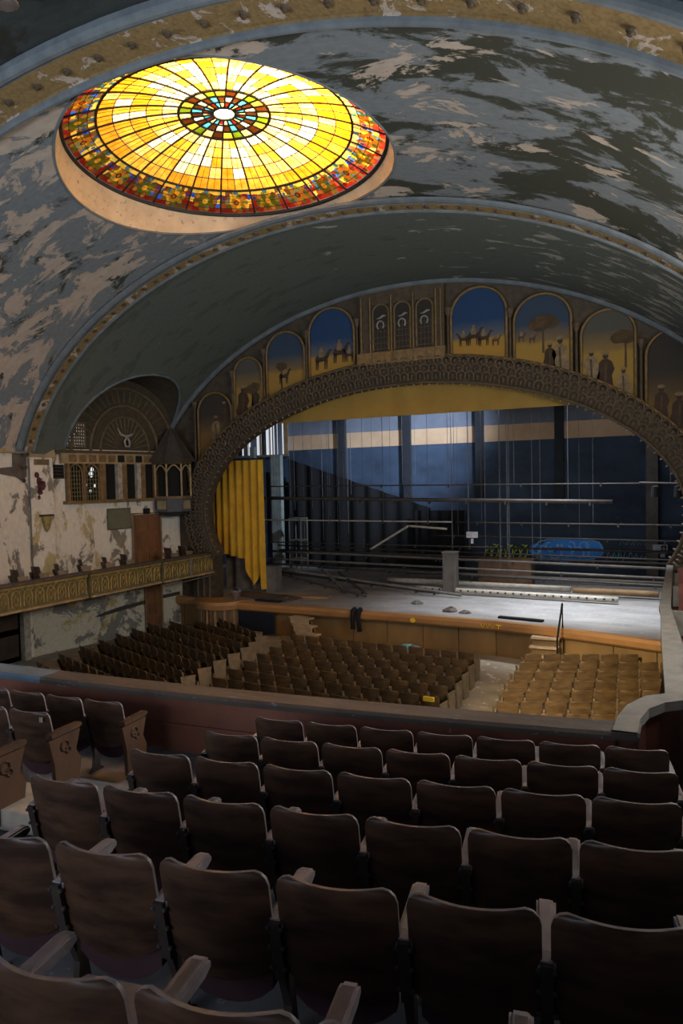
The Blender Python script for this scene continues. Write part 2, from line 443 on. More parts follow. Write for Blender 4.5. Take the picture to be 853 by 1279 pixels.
prof = [(-1.12, -.2, 0)] + half_round(-1.12, -.88, .0, .09) + [(-.83, .02, 1), (-.2, .06, 1)] + half_round(-.18, .0, .10, .10) + [(.0, -.3, 0)]
rib3 = sweep_rib(Y3, A3, B3, prof, ['blue_trim', 'gold_band'], 'trim_1', 'wide gold rib with blue edges crossing the vault behind the dome')
prof = half_round(-.62, -.34, -.02, .10) + [(-.33, .06, 1), (-.06, .10, 1)] + half_round(-.05, .06, .10, .06) + [(.06, -.5, 0)]
rib2 = sweep_rib(Y2, A2, B2, prof, ['blue_trim', 'gold_band'], 'trim_2', 'gold rib with small bosses framing the green cove')
def boss_mesh(r, h):
    mb = MB(); mb.lathe([(r, 0), (r*.9, h*.4), (r*.55, h*.5), (r*.5, h), (0, h*1.1)], 10); return mb.mesh('boss', 'boss')
def bosses(parent, Y, a, b, dn, spacing, r, h, t_from, t_to):
    me = boss_mesh(r, h); t = t_from
    while t > t_to:
        nx, nz = math.cos(t)/a, math.sin(t)/b; l = math.hypot(nx, nz); nrm = Vector((-nx/l, 0, -nz/l))
        p = Vector((XA+a*math.cos(t), Y, ZS+b*math.sin(t)))+nrm*dn
        obj('boss', me, parent, p, nrm.to_track_quat('Z', 'Y').to_euler())
        t -= spacing/math.hypot(a*math.sin(t), b*math.cos(t))
bosses(rib3, Y3-.52, A3, B3, .05, .78, .085, .07, 2.35, .55)
bosses(rib2, Y2-.2, A2, B2, .08, .46, .075, .05, PI-.1, .35)

# ---- glass dome
def build_dome():
    cx, cy = DC
    def vz(y): return E_+7.48+(14.1-y)*.0924
    zr = lambda y: vz(y)+.22
    root = empty('stained_glass_dome', (cx, cy, zr(cy)))
    tag(root, 'oval stained glass dome glowing amber with a red and green flowered border', 'skylight')
    RX, RY, RISE = DRX-.16, DRY-.14, .78
    def P(rho, ph, dz=0):
        x, y = cx+RX*rho*math.cos(ph), cy+RY*rho*math.sin(ph)
        return Vector((x, y, zr(y)+RISE*(1-rho**2.2)+dz))
    # plaster collar between the vault and the glass ring
    mb = MB(); n = 128
    def collar(u, v):
        ph = 2*PI*u; x, y = cx+DRX*math.cos(ph), cy+DRY*math.sin(ph); a, b = sec(y)
        lo = Vector((x, y, ZS+b*math.sqrt(max(0, 1-((x-XA)/a)**2)))); hi = P(1.005, ph, 0)
        return lo.lerp(hi, v)
    mb.grid(collar, n, 3); mb.build('collar', 'collar_plaster', root, smooth=True)
    mb = MB(); mb.tube([collar(i/n, 0)-Vector((0, 0, .0)) for i in range(n)], .03, 6, closed=True); mb.build('collar_rim', 'blue_trim', root, True)
    def cell(r0, r1, a0, a1, ns=2, inset=.012, dz=0.0):
        mb = MB(); top = []; bot = []
        da = inset/ (RX*max(.05, (r0+r1)/2)); dr = inset/RX
        ring = [(r0+dr, a0+da+(a1-a0-2*da)*k/ns) for k in range(ns+1)]+[(r1-dr, a1-da-(a1-a0-2*da)*k/ns) for k in range(ns+1)]
        pts = [P(r, a, dz) for r, a in ring]
        mb.prism(pts, (0, 0, .012)); return mb
    S = 24; da = 2*PI/S; off = da*.2
    rings = [.285, .385, .485, .585, .69, .79]
    names = ['glass_amber', 'glass_gold', 'glass_straw', 'glass_cream']
    wts = [(0, 2, 6, 9), (1, 4, 7, 6), (3, 6, 5, 4), (5, 6, 4, 2), (9, 5, 2, 0)]
    for s in range(S):
        for h in range(2):
            a0 = off+da*s+da*h/2
            for k in range(5):
                m = random.choices(names, wts[k])[0]
                cell(rings[k], rings[k+1], a0, a0+da/2, 1).build('pane', m, root)
        # medallion panes
        for k, (r0, r1) in enumerate(((.07, .135), (.135, .205), (.205, .285))):
            m = (['glass_teal', 'glass_straw', 'glass_brick'][s % 3], ['glass_cream', 'glass_brown', 'glass_teal', 'glass_brown'][s % 4], ['glass_brown', 'glass_gold', 'glass_green', 'glass_straw'][(s*3) % 4])[k]
            cell(r0, r1, off+da*s, off+da*(s+1), 1).build('medallion_pane', m, root)
    mb = MB(); mb.lathe([(0, .0), (.07*RX, -.02)], 20); mb.v = [tuple(P(math.hypot(x, y)/RX, math.atan2(y, x))) for x, y, z in mb.v]
    mb.build('oculus_pane', 'glass_cream', root)
    # flowered border, one panel between each pair of ribs
    bm_ = ['glass_red', 'glass_brick', 'glass_yellow', 'glass_green', 'glass_blue', 'glass_amber', 'glass_teal']
    bm_.append('glass_brown')
    for s in range(S):
        mb = MB(); NU, NV = 8, 5; rr = random.Random(s); alt = s % 2
        def Q(u, v, dz=0):       # u, v in -1..1 across the panel
            return P(.892+.097*v, off+da*(s+.5+.48*u), dz)
        jit = {}
        for j in range(NV+1):
            for i in range(NU+1):
                ed = i in (0, NU) or j in (0, NV)
                jit[i, j] = (i/NU*2-1+(0 if ed else rr.uniform(-.09, .09)), j/NV*2-1+(0 if ed else rr.uniform(-.14, .14)))
        for j in range(NV):
            for i in range(NU):
                v = (j+.5)/NV*2-1
                k = rr.choice([5, 5, 2, 7]) if v < -.5 else (rr.choice([0, 0, 1, 7, 7, 5, 4]) if v < .45 else rr.choice([0, 0, 0, 1, 7, 7]))
                mb.add([Q(*jit[i, j]), Q(*jit[i+1, j]), Q(*jit[i+1, j+1]), Q(*jit[i, j+1])], [(0, 1, 2, 3)], k)
        def disc(u, v, r, k, dz):
            mb.add([Q(u+r*math.cos(q*PI/4)*.85, v+r*1.25*math.sin(q*PI/4), dz) for q in range(8)], [tuple(range(8))], k)
        for q in range(10): a = 2*PI*q/10; disc(.62*math.cos(a), .05+.66*math.sin(a), .17, (3, 2)[(q+alt) % 2], -.006)
        for q in range(7): a = 2*PI*q/7; disc(.34*math.cos(a), .05+.38*math.sin(a), .19, (2 if alt else 3), -.009)
        disc(0, .05, .2, 0 if alt else 5, -.012); disc(0, .05, .11, 2, -.014)
        disc(0, -.86, .2, 4, -.008); disc(0, -.82, .12, 6, -.011)
        for u in (-.85, .85): disc(u, -.3, .13, 4, -.008); disc(u, .7, .13, 1, -.008)
        mb.build('border_panel', bm_, root)
    # lead and iron
    for s in range(S):
        mb = MB(); a = off+da*s; mb.tube([P(.075+.925*k/10, a, -.015) for k in range(11)], .024, 5); mb.build('rib', 'lead', root, True)
    for rho, r in ((.07, .03), (.135, .02), (.205, .024), (.285, .034), (.79, .030), (1.0, .05)):
        mb = MB(); mb.tube([P(rho, 2*PI*k/96, -.02) for k in range(96)], r, 6, closed=True); mb.build('iron_ring', 'lead', root, True)
    mb = MB()
    for s in range(S):
        a = off+da*(s+.5); mb.tube([P(.285+.505*k/6, a, -.006) for k in range(7)], .010, 4)
        for q in (.25, .75): mb.tube([P(.45+.34*k/4, off+da*(s+q), -.006) for k in range(5)], .006, 4)
    for rho in (.385, .485, .585, .69, .84, .895, .95): mb.tube([P(rho, 2*PI*k/96, -.006) for k in range(96)], .009, 4, closed=True)
    o = mb.build('lead_came', 'lead', root); o['kind'] = 'stuff'
build_dome()

# ---- green cove between the second rib and the proscenium, cut open for the lunette on the left
LY0, LY1, LZ0, LZ1 = 18.85, 24.05, 7.2, 9.98
def lun(t):      # outline of the lunette in (Y, z), t from 0 (near foot) to 1 (stage foot)
    a = PI*(1-t); c, s = math.cos(a), math.sin(a)
    return (LY0+LY1)/2+.12+(LY1-LY0)/2*math.copysign(abs(c)**.92, c), LZ0+(LZ1-LZ0)*abs(s)**.72
def inside_lun(Y, z, k=1.0):
    c = (Y-(LY0+LY1)/2-.12)/((LY1-LY0)/2*k)
    if abs(c) >= 1: return False
    a = math.acos(math.copysign(abs(c)**(1/.92), c)); return z < LZ0+(LZ1-LZ0)*k*abs(math.sin(a))**.72
def cove_pt(u, v):
    z0 = 7.05
    tA = math.asin((z0-ZS)/B2); tP = math.asin((z0-ZP)/BP)
    a = PI-tA-(PI-2*tA)*u; p = PI-tP-(PI-2*tP)*u
    A = Vector((XA+(A2-.05)*math.cos(a), Y2+.05, ZS+(B2-.05)*math.sin(a))); P_ = Vector((XA+AP*math.cos(p), YP, ZP+BP*math.sin(p)))
    q = A.lerp(P_, v); 
    q.z += .0
    return q
def build_cove():
    nu, nv = 340, 70; mb = MB(); pts = {}
    def skip(i, j):
        if i > nu*.4: return False
        q = cove_pt((i+.5)/nu, (j+.5)/nv); return inside_lun(q.y, q.z)
    mb.grid(cove_pt, nu, nv, skip=skip, uvfn=lambda u, v: (u*30, v*6.5))
    out = [lun(t/200) for t in range(201)]
    for i, p in enumerate(mb.v):
        if p[0] > XA: continue
        best = min(((p[1]-y)**2+(p[2]-z)**2, y, z) for y, z in out)
        if best[0] < .0036:
            mb.v[i] = (p[0], best[1], best[2])
    struct(mb.build('ceiling', 'cove_paint', smooth=True), 'dull green painted cove sloping to the proscenium arch')
build_cove()
mb = MB()
arc = []
for k in range(101):
    t = PI-.36-(PI-.72)*k/100
    arc.append((XA+(AP-.02)*math.cos(t), YP-.1, ZP+(BP-.02)*math.sin(t)))
mb.tube(arc, .115, 8); struct(mb.build('trim_3', 'blue_trim', smooth=True), 'blue-grey moulding along the outer edge of the proscenium')

# ------------------------------------------------------------------ left wall
mb = MB()
mb.grid(lambda u, v: Vector((-20.5, -4+21.72*u, 8.6*v)), 20, 10)
struct(mb.build('wall_left', 'wall_plaster'), 'peeling white plaster side wall left of the boxes')
mb = MB()
def wgrid(u, v):
    Y = 17.7+6.7*u; z = 2.25+5.0*v; p = wp(Y, z); return p
mb.grid(wgrid, 8, 6)
# wall behind the box and under it
struct(mb.build('wall_side', 'wall_plaster'), 'peeling cream wall above the gilded box')
mb = MB(); mb.grid(lambda u, v: wp(17.7+6.7*u, 2.4*v), 8, 3)
struct(mb.build('wall_lower', 'low_wall_plaster'), 'badly flaked wall below the gilded box')

# pilaster at the foot of the second rib
t = empty('pilaster', (wall_x(18.2), 18.2, 0)); tag(t, 'flaking white pilaster below the gold rib on the side wall', 'pilaster')
mb = MB(); mb.prism([wp(17.72, 2.3, .16), wp(18.55, 2.3, .16), wp(18.55, 2.3, -.05), wp(17.72, 2.3, -.05)], (0, 0, 4.62)); mb.build('shaft', 'wall_plaster', t)
mb = MB(); mb.prism([wp(17.66, 6.92, .24), wp(18.62, 6.92, .24), wp(18.62, 6.92, -.05), wp(17.66, 6.92, -.05)], (0, 0, .28)); mb.build('capital', 'cream_trim', t)
mb = MB(); mb.prism([wp(17.86, 6.66, .18), wp(18.42, 6.66, .18), wp(18.42, 6.66, .1), wp(17.86, 6.66, .1)], (0, 0, .2)); mb.build('capital_panel', 'ochre_post', t)
mb = MB()
for (y, z, r) in ((17.95, 6.3, .11), (18.02, 6.1, .13), (18.12, 5.92, .17), (18.05, 5.75, .12), (18.0, 5.55, .07), (18.2, 6.02, .08)):
    c_ = wp(y, z, .168); mb.prism([c_+WT*(r*math.cos(2*PI*k/9)*random.uniform(.7, 1.1))+Vector((0, 0, r*math.sin(2*PI*k/9)*random.uniform(.8, 1.3))) for k in range(9)], WN*.004)
mb.build('wine_red_stain', 'wine_stain', t)
# thin conduit beside it
mb = MB(); mb.tube([wp(17.72, 2.4, .1), wp(17.72, 6.9, .1)], .03, 6); tag(mb.build('conduit', 'post_grey'), 'thin grey pipe running up the side wall by the pilaster', 'pipe')
# damp dark scar and cornice on the near wall
mb = MB()
mb.prism([(-20.495, 16.5, 7.45), (-20.495, 16.9, 7.9), (-20.495, 17.3, 8.15), (-20.495, 17.66, 8.2), (-20.495, 17.66, 6.3), (-20.495, 17.5, 6.1), (-20.495, 17.2, 6.25), (-20.495, 16.6, 6.35), (-20.495, 16.6, 6.55), (-20.495, 17.1, 6.6), (-20.495, 17.1, 7.2), (-20.495, 16.5, 7.2)], (.02, 0, 0))
tag(mb.build('exposed_lath_scar', 'damp_dark'), 'dark ragged hole in the plaster at the top of the side wall', 'wall damage')
mb = MB(); mb.box((-20.45, 7, 7.12), (.3, 21.2, .14)); struct(mb.build('trim_4', 'cream_trim'), 'cornice moulding on the near side wall')
t = empty('frieze_cornice', (wall_x(21), 21, 6.7)); tag(t, 'cornice with small painted squares above the screened openings', 'cornice')
mb = MB(); mb.prism([wp(18.6, 7.1, .30), wp(23.3, 7.1, .30), wp(23.3, 7.1, -.05), wp(18.6, 7.1, -.05)], (0, 0, .1)); mb.build('ledge', 'frame_brown', t)
mb = MB(); mb.prism([wp(18.9, 6.72, .16), wp(23.3, 6.72, .16), wp(23.3, 6.72, -.05), wp(18.9, 6.72, -.05)], (0, 0, .38)); mb.build('frieze', 'cream_trim', t)
for k in range(10):
    y = 19.2+k*.41; mb = MB(); mb.prism([wp(y, 6.78, .185), wp(y+.29, 6.78, .185), wp(y+.29, 6.78, .15), wp(y, 6.78, .15)], (0, 0, .26))
    mb.build('frieze_square', 'void' if k in (5, 7) else 'ochre_post', t)

# lunette
t = empty('lunette', (wall_x(21.5), 21.5, LZ0)); tag(t, 'dark carved half-round lunette with fan ribs and lattice above the boxes', 'lunette')
def lw(Y, z, off): return wp(Y, z, off)
mb = MB(); mb.prism([lw(LY0-.2, LZ0, -.02)]+[lw(y, z+.15, -.02) for y, z in (lun(k/40) for k in range(41))]+[lw(LY1+.4, LZ0, -.02)], -WN*.05); mb.build('back_panel', 'niche_brown', t)
# soffit from the cove edge back to the panel
def cove_x(Y, z):
    lo, hi = 0.0, .45
    v = (Y-Y2-.05)/(YP-Y2-.05)
    for _ in range(40):
        m = (lo+hi)/2
        if cove_pt(m, v).z < z: lo = m
        else: hi = m
    return cove_pt(lo, v).x
mb = MB()
edge = []
for k in range(61):
    y, z = lun(k/60); x = cove_x(y, max(z, 7.06)); edge.append(Vector((x, y, z)))
L_ = len(edge); mb.v = [tuple(p) for p in edge]+[tuple(lw(p.y, p.z, -.02)) for p in edge]
for k in range(L_-1): mb.f.append((k, k+1, L_+k+1, L_+k)); mb.m.append(0)
mb.build('soffit', 'niche_brown', t, smooth=True)
mb = MB(); mb.tube(edge, .06, 6); mb.build('edge_moulding', 'blue_trim', t, True)
cyl = 21.75
def half_ring(ry, rz, off, rad, name, m, n=32):
    mb = MB(); mb.tube([lw(cyl-ry*math.cos(PI*k/n), LZ0+rz*math.sin(PI*k/n), off) for k in range(n+1)], rad, 6); mb.build(name, m, t, True)
half_ring(2.35, 2.45, .0, .06, 'outer_arch', 'niche_relief'); half_ring(1.55, 1.78, .0, .07, 'middle_arch', 'niche_relief'); half_ring(1.12, 1.35, .0, .05, 'inner_arch', 'niche_relief')
for k in range(1, 16):
    a = PI*k/16; mb = MB(); mb.tube([lw(cyl-r*math.cos(a), LZ0+.05+r*1.18*math.sin(a), .0) for r in (.35, 1.05)], [.02, .045], 5); mb.build('fan_rib', 'niche_relief', t)
for k in range(2, 23):
    a = PI*k/24; mb = MB(); mb.tube([lw(cyl-1.66*math.cos(a), LZ0+1.9*math.sin(a), .0), lw(cyl-2.26*math.cos(a), LZ0+2.36*math.sin(a), .0)], .03, 4); mb.build('radial_bar', 'niche_relief', t)
# pierced lattice corner with daylight behind
mb = MB(); mb.prism([lw(19.2, 7.35, -.008), lw(19.95, 7.35, -.008), lw(19.95, 8.2, -.008), lw(19.5, 8.2, -.008), lw(19.2, 7.8, -.008)], WN*.004); mb.build('lit_gap', 'daylight_gap', t)
for k in range(9):
    mb = MB(); mb.prism([lw(19.18+k*.095, 7.3, .0), lw(19.24+k*.095, 7.3, .0), lw(19.24+k*.095, 7.3, .04), lw(19.18+k*.095, 7.3, .04)], (0, 0, .95)); mb.build('lattice_bar', 'niche_relief', t)
for k in range(8):
    mb = MB(); mb.prism([lw(19.15, 7.36+k*.115, .0), lw(20.0, 7.36+k*.115, .0), lw(20.0, 7.36+k*.115, .045), lw(19.15, 7.36+k*.115, .045)], (0, 0, .065)); mb.build('lattice_bar', 'niche_relief', t)
mb = MB()
mb.tube([lw(cyl-.42, LZ0+.9, .1), lw(cyl-.3, LZ0+.66, .12), lw(cyl-.05, LZ0+.58, .13), lw(cyl+.2, LZ0+.66, .12), lw(cyl+.34, LZ0+.74, .1)], [.02, .05, .06, .05, .02], 6)
mb.tube([lw(cyl-.03, LZ0+.55, .13), lw(cyl-.14, LZ0+.38, .13), lw(cyl-.1, LZ0+.2, .13), lw(cyl+.08, LZ0+.2, .13), lw(cyl+.1, LZ0+.38, .13), lw(cyl+.0, LZ0+.55, .13)], .045, 6)
mb.build('horned_emblem', 'emblem_white', t, True)

# screened openings under the cornice
t = empty('screened_gallery', (wall_x(21), 21, 5.35)); tag(t, 'row of lattice arches and dark openings between ochre posts', 'gallery screen')
mb = MB(); mb.prism([wp(19.1, 5.36, .01), wp(23.2, 5.36, .01), wp(23.2, 5.36, .03), wp(19.1, 5.36, .03)], (0, 0, 1.36)); mb.build('dark_recess', 'void', t)
mb = MB(); mb.prism([wp(19.0, 5.26, .28), wp(23.3, 5.26, .28), wp(23.3, 5.26, -.02), wp(19.0, 5.26, -.02)], (0, 0, .11)); mb.build('sill', 'frame_gold', t)
def post(y, wd, m, off=.2):
    mb = MB(); mb.prism([wp(y, 5.37, off), wp(y+wd, 5.37, off), wp(y+wd, 5.37, .02), wp(y, 5.37, .02)], (0, 0, 1.35)); mb.build('post', m, t)
for y, wd, m in ((19.1, .1, 'ochre_post'), (19.74, .1, 'ochre_post'), (20.42, .26, 'ochre_post'), (21.2, .2, 'white_post'), (21.4, .22, 'ochre_post'), (22.1, .17, 'white_post'), (22.27, .22, 'ochre_post'), (22.95, .22, 'ochre_post')): post(y, wd, m)
for y0, y1 in ((19.2, 19.74), (19.84, 20.42)):
    mb = MB(); yc, hw = (y0+y1)/2, (y1-y0)/2
    out_ = [(y0, 5.38), (y0, 6.3)]+[(yc-hw*math.cos(PI*k/12), 6.3+.4*math.sin(PI*k/12)) for k in range(13)]+[(y1, 5.38)]
    mb.tube([wp(y, z, .12) for y, z in out_], .035, 5); mb.build('arch_frame', 'frame_gold', t)
    for k in range(1, 5):
        mb = MB(); y = y0+(y1-y0)*k/5; mb.tube([wp(y, 5.38, .1), wp(y, 6.3+.35*math.sin(PI*k/5), .1)], .022, 4); mb.build('lattice_bar', 'gold_ground', t)
    for k in range(1, 8):
        mb = MB(); z = 5.38+k*.15; mb.tube([wp(y0, z, .11), wp(y1, z+.0, .11)], .018, 4); mb.build('lattice_bar', 'gold_ground', t)
mb = MB()
for (y, z, r) in ((20.15, 6.35, .1), (20.2, 6.5, .07), (20.1, 5.7, .05), (19.9, 5.95, .06), (20.3, 5.9, .05)):
    c_ = wp(y, z, .05); mb.prism([c_+WT*r*math.cos(k*PI/4)+Vector((0, 0, r*1.4*math.sin(k*PI/4))) for k in range(8)], WN*.004)
mb.build('lit_gap', 'daylight_gap', t)

# oriel turret at the corner of the proscenium
def turret():
    c_ = Vector((-18.95, 23.5, 4.7)); t = empty('oriel_turret', c_); tag(t, 'small octagonal oriel turret with conical roof beside the proscenium arch', 'turret')
    n = 8; a0 = PI/8
    def oct_(r, z): return [(c_.x+r*math.cos(a0+2*PI*k/n), c_.y+r*math.sin(a0+2*PI*k/n), z) for k in range(n)]
    def frust(name, m, lv):
        mb = MB()
        for r, z in lv: mb.v += oct_(r, z)
        for i in range(len(lv)-1):
            for k in range(n): mb.f.append((i*n+k, i*n+(k+1) % n, (i+1)*n+(k+1) % n, (i+1)*n+k)); mb.m.append(0)
        mb.f.append(tuple(range(n-1, -1, -1))); mb.f.append(tuple((len(lv)-1)*n+k for k in range(n))); mb.m += [0, 0]
        return mb.build(name, m, t)
    frust('corbel', 'turret_roof', [(.35, 4.6), (.74, 4.8)])
    frust('base', 'slate_blue', [(.74, 4.8), (.74, 5.32)]); frust('sill', 'ochre_post', [(.8, 5.32), (.8, 5.42)])
    frust('core', 'void', [(.6, 5.4), (.6, 6.78)])
    frust('eaves', 'frame_brown', [(.8, 6.70), (.88, 6.82)]); 
    frust('roof', 'turret_roof', [(.98, 6.80), (.66, 7.25), (.34, 7.75), (.05, 8.15)])
    for k in range(n):
        p = oct_(.76, 0)[k]; mb = MB(); mb.tube([(p[0], p[1], 5.42), (p[0], p[1], 6.72)], .04, 6); mb.build('post', 'cream_trim', t)
        q = oct_(.76, 0)[(k+1) % n]; A = Vector(p); B = Vector(q)
        mb = MB(); mb.tube([A.lerp(B, i/8)+Vector((0, 0, 6.38+.28*math.sin(PI*i/8))) for i in range(9)], .03, 5); mb.build('window_arch', 'cream_trim', t)
        mid = (A+B)/2; nd = Vector((mid.x-c_.x, mid.y-c_.y, 0)).normalized(); tg = Vector((-nd.y, nd.x, 0))
        mb = MB(); ctr = mid+nd*-.02; 
        mb.prism([ctr+tg*-.2+Vector((0, 0, 4.9)), ctr+tg*.2+Vector((0, 0, 4.9)), ctr+tg*.2+Vector((0, 0, 5.24)), ctr+tg*-.2+Vector((0, 0, 5.24))], nd*.04); mb.build('base_panel', 'turret_panel' if k % 2 else 'slate_blue', t)
        mb = MB(); mb.tube([(c_.x+r*math.cos(a0+2*PI*k/n), c_.y+r*math.sin(a0+2*PI*k/n), z) for r, z in ((.98, 6.82), (.66, 7.27), (.34, 7.77), (.05, 8.17))], .02, 4); mb.build('roof_ridge', 'turret_roof', t)
turret()
# sconce, vent, notice board, exit lamp and doors on the side wall
t = empty('wall_sconce', wp(18.2, 4.3, .2)); tag(t, 'small gilt bracket sconce fixed to the white pilaster', 'sconce')
p = wp(18.2, 0, .26)
mb = MB(); mb.box((p.x, p.y, 4.9), (.2, .46, .07)); mb.build('top_plate', 'frame_brown', t)
mb = MB(); mb.lathe([(.17, 4.87), (.15, 4.72), (.12, 4.6), (.09, 4.45), (.03, 4.35), (.0, 4.3)], 8, (p.x, p.y, 0)); mb.build('bracket', 'gold_ornament', t, True)
t = empty('wall_vent', wp(18.86, 6.2, .02)); tag(t, 'dark square vent opening high on the white wall', 'vent')
mb = MB(); mb.prism([wp(18.66, 6.18, .02), wp(19.06, 6.18, .02), wp(19.06, 6.18, .04), wp(18.66, 6.18, .04)], (0, 0, .5)); mb.build('opening', 'void', t)
for k in range(4):
    mb = MB(); mb.prism([wp(18.66, 6.2+k*.12, .03), wp(19.06, 6.2+k*.12, .03), wp(19.06, 6.2+k*.12, .07), wp(18.66, 6.2+k*.12, .07)], (0, 0, .03)); mb.build('slat', 'dark_door', t)
t = empty('notice_board', wp(21.3, 4.24, .02)); tag(t, 'plain grey-green notice board on the wall beside the box door', 'board')
mb = MB(); mb.prism([wp(20.8, 4.24, .02), wp(21.8, 4.24, .02), wp(21.8, 4.24, .06), wp(20.8, 4.24, .06)], (0, 0, .74)); mb.build('panel', 'board_green', t)
mb = MB(); mb.tube([wp(20.78, 4.22, .05), wp(21.82, 4.22, .05), wp(21.82, 5.0, .05), wp(20.78, 5.0, .05)], .025, 4, closed=True); mb.build('frame', 'gold_ground', t)
def door(name, y0, y1, z0, z1, label, m, n):
    t = empty(name, wp((y0+y1)/2, z0, .03)); struct(t, label)
    mb = MB(); mb.prism([wp(y0, z0, .03), wp(y1, z0, .03), wp(y1, z0, .09), wp(y0, z0, .09)], (0, 0, z1-z0)); leaf = mb.build('leaf', m, t)
    W_ = (y1-y0); 
    for i in range(2):
        for j in range(n):
            a, b = y0+W_*(.08+.46*i), y0+W_*(.46+.46*i); c_, d = z0+(z1-z0)*(.05+j*.95/n), z0+(z1-z0)*(j*.95/n+.9/n)
            mb = MB(); mb.prism([wp(a, c_, .09), wp(b, c_, .09), wp(b, c_, .12), wp(a, c_, .12)], (0, 0, d-c_)); mb.build('door_panel', m, leaf)
    mb = MB(); mb.tube([wp(y0-.05, z0, .08), wp(y0-.05, z1+.05, .08), wp(y1+.05, z1+.05, .08), wp(y1+.05, z0, .08)], .05, 4); mb.build('door_frame', 'ochre_post' if m == 'door_wood' else 'white_post', t)
    mb = MB(); mb.lathe([(.0, .06), (.03, .04), (.03, 0), (0, 0)], 8, tuple(wp(y0+.12*W_, z0+(z1-z0)*.45, .15))); mb.build('knob', 'bolt', leaf)
door('door_1', 21.95, 23.2, 2.6, 4.72, 'reddish wooden double door at the back of the box', 'door_wood', 3)
door('door_2', 22.45, 23.15, 0, 1.85, 'narrow reddish door in the wall below the box', 'door_wood', 3)
mb = MB(); p = wp(22.55, 4.85, .12); mb.box((p.x, p.y, p.z), (.12, .26, .22)); e = mb.build('exit_lamp_box', 'void'); tag(e, 'small dark exit lamp box above the reddish box door', 'lamp')
mb = MB(); mb.lathe([(.0, .1), (.06, .07), (.08, 0)], 8, (p.x, p.y, p.z+.11)); mb.build('glass_cap', 'emblem_white', e, local=False)
# doorway of the near lower wall
t = empty('door_3', (-20.55, 16.8, 0)); struct(t, 'dark doorway with white post below the near end of the box')
mb = MB(); mb.box((-20.53, 16.5, 1.05), (.06, 1.4, 2.1)); mb.build('leaf', 'dark_door', t)
for k in range(2):
    mb = MB(); mb.box((-20.49, 16.5, .55+k*.95), (.04, 1.1, .75)); mb.build('door_panel', 'dark_door', t)
mb = MB(); mb.box((-20.4, 17.28, 1.12), (.2, .26, 2.25)); mb.build('door_post', 'white_post', t)
# dado stripe
mb = MB(); mb.prism([wp(20.1, .98, .015), wp(20.4, .96, .015), wp(22.4, 1.14, .015), wp(22.4, 1.28, .015), wp(21.2, 1.2, .015), wp(20.5, 1.1, .015)], WN*.004)
tag(mb.build('torn_dado_strip', 'turret_roof'), 'dark torn strip of dado paper on the flaked lower wall', 'wall strip')
mb = MB(); mb.prism([wp(23.3, 1.22, .015), wp(24.2, 1.25, .015), wp(24.2, 1.4, .015), wp(23.3, 1.37, .015)], WN*.004)
tag(mb.build('dado_strip', 'turret_roof'), 'dark dado strip on the lower wall beside the stage', 'wall strip')

# ------------------------------------------------------------------ gilded box on the left
t = empty('gilded_box_front', (-17.6, 17, 2.25)); tag(t, 'long gilded box front with arched tracery along the left wall', 'box front')
motif = MB()
motif.tube([(0, -.15, .06), (0, -.15, .34)]+[(0, -.15*math.cos(PI*k/8), .34+.2*math.sin(PI*k/8)) for k in range(1, 8)]+[(0, .15, .34), (0, .15, .06)], .017, 4)
motif.tube([(0, 0, .1), (0, .08, .26), (0, 0, .42), (0, -.08, .26)], .014, 4, closed=True)
motif.tube([(0, -.2, .6), (0, 0, .34), (0, .2, .6)], .012, 4)
motif_me = motif.mesh('tracery_motif', 'gold_ornament')
segs = [(7.2, 17.38, 0), (17.46, 20.92, .06), (21.0, 24.1, .12)]
for y0, y1, off in segs:
    x = -17.6+off
    mb = MB(); mb.box((x-.06, (y0+y1)/2, 2.66), (.12, y1-y0, .80)); mb.build('front_panel', 'gold_ground', t)
    mb = MB(); mb.box((x-.04, (y0+y1)/2, 3.08), (.34, y1-y0+.06, .07)); mb.build('ledge', 'ledge_wood', t)
    mb = MB(); mb.box((x+.02, (y0+y1)/2, 2.98), (.06, y1-y0, .06)); mb.build('upper_moulding', 'gold_ornament', t)
    mb = MB(); mb.box((x+.02, (y0+y1)/2, 2.29), (.07, y1-y0, .07)); mb.build('lower_moulding', 'cream_trim', t)
    n = int((y1-y0)/.42)
    for k in range(n):
        y = y0+(k+.5)*(y1-y0)/n
        if y < 12.5: continue
        obj('tracery_motif', motif_me, t, (x+.01+17.6, y-17, .09))
mb = MB(); mb.box((-19.05, 15.6, 2.4), (2.8, 17.0, .2)); struct(mb.build('floor_box', 'balcony_concrete'), 'floor of the gilded box')
mb = MB(); mb.tube([(-17.52, 20.9, 2.2), (-17.5, 21.2, 2.12), (-17.5, 24.0, 2.16)], .025, 4); tag(mb.build('white_conduit', 'pendant'), 'thin white conduit under the stage end of the box front', 'pipe')
mb = MB(); mb.box((-17.44, 22.6, 2.68), (.03, .12, .85)); tag(mb.build('hanging_cloth_strip', 'pendant'), 'pale strip of cloth hanging over the gilded box front', 'cloth')

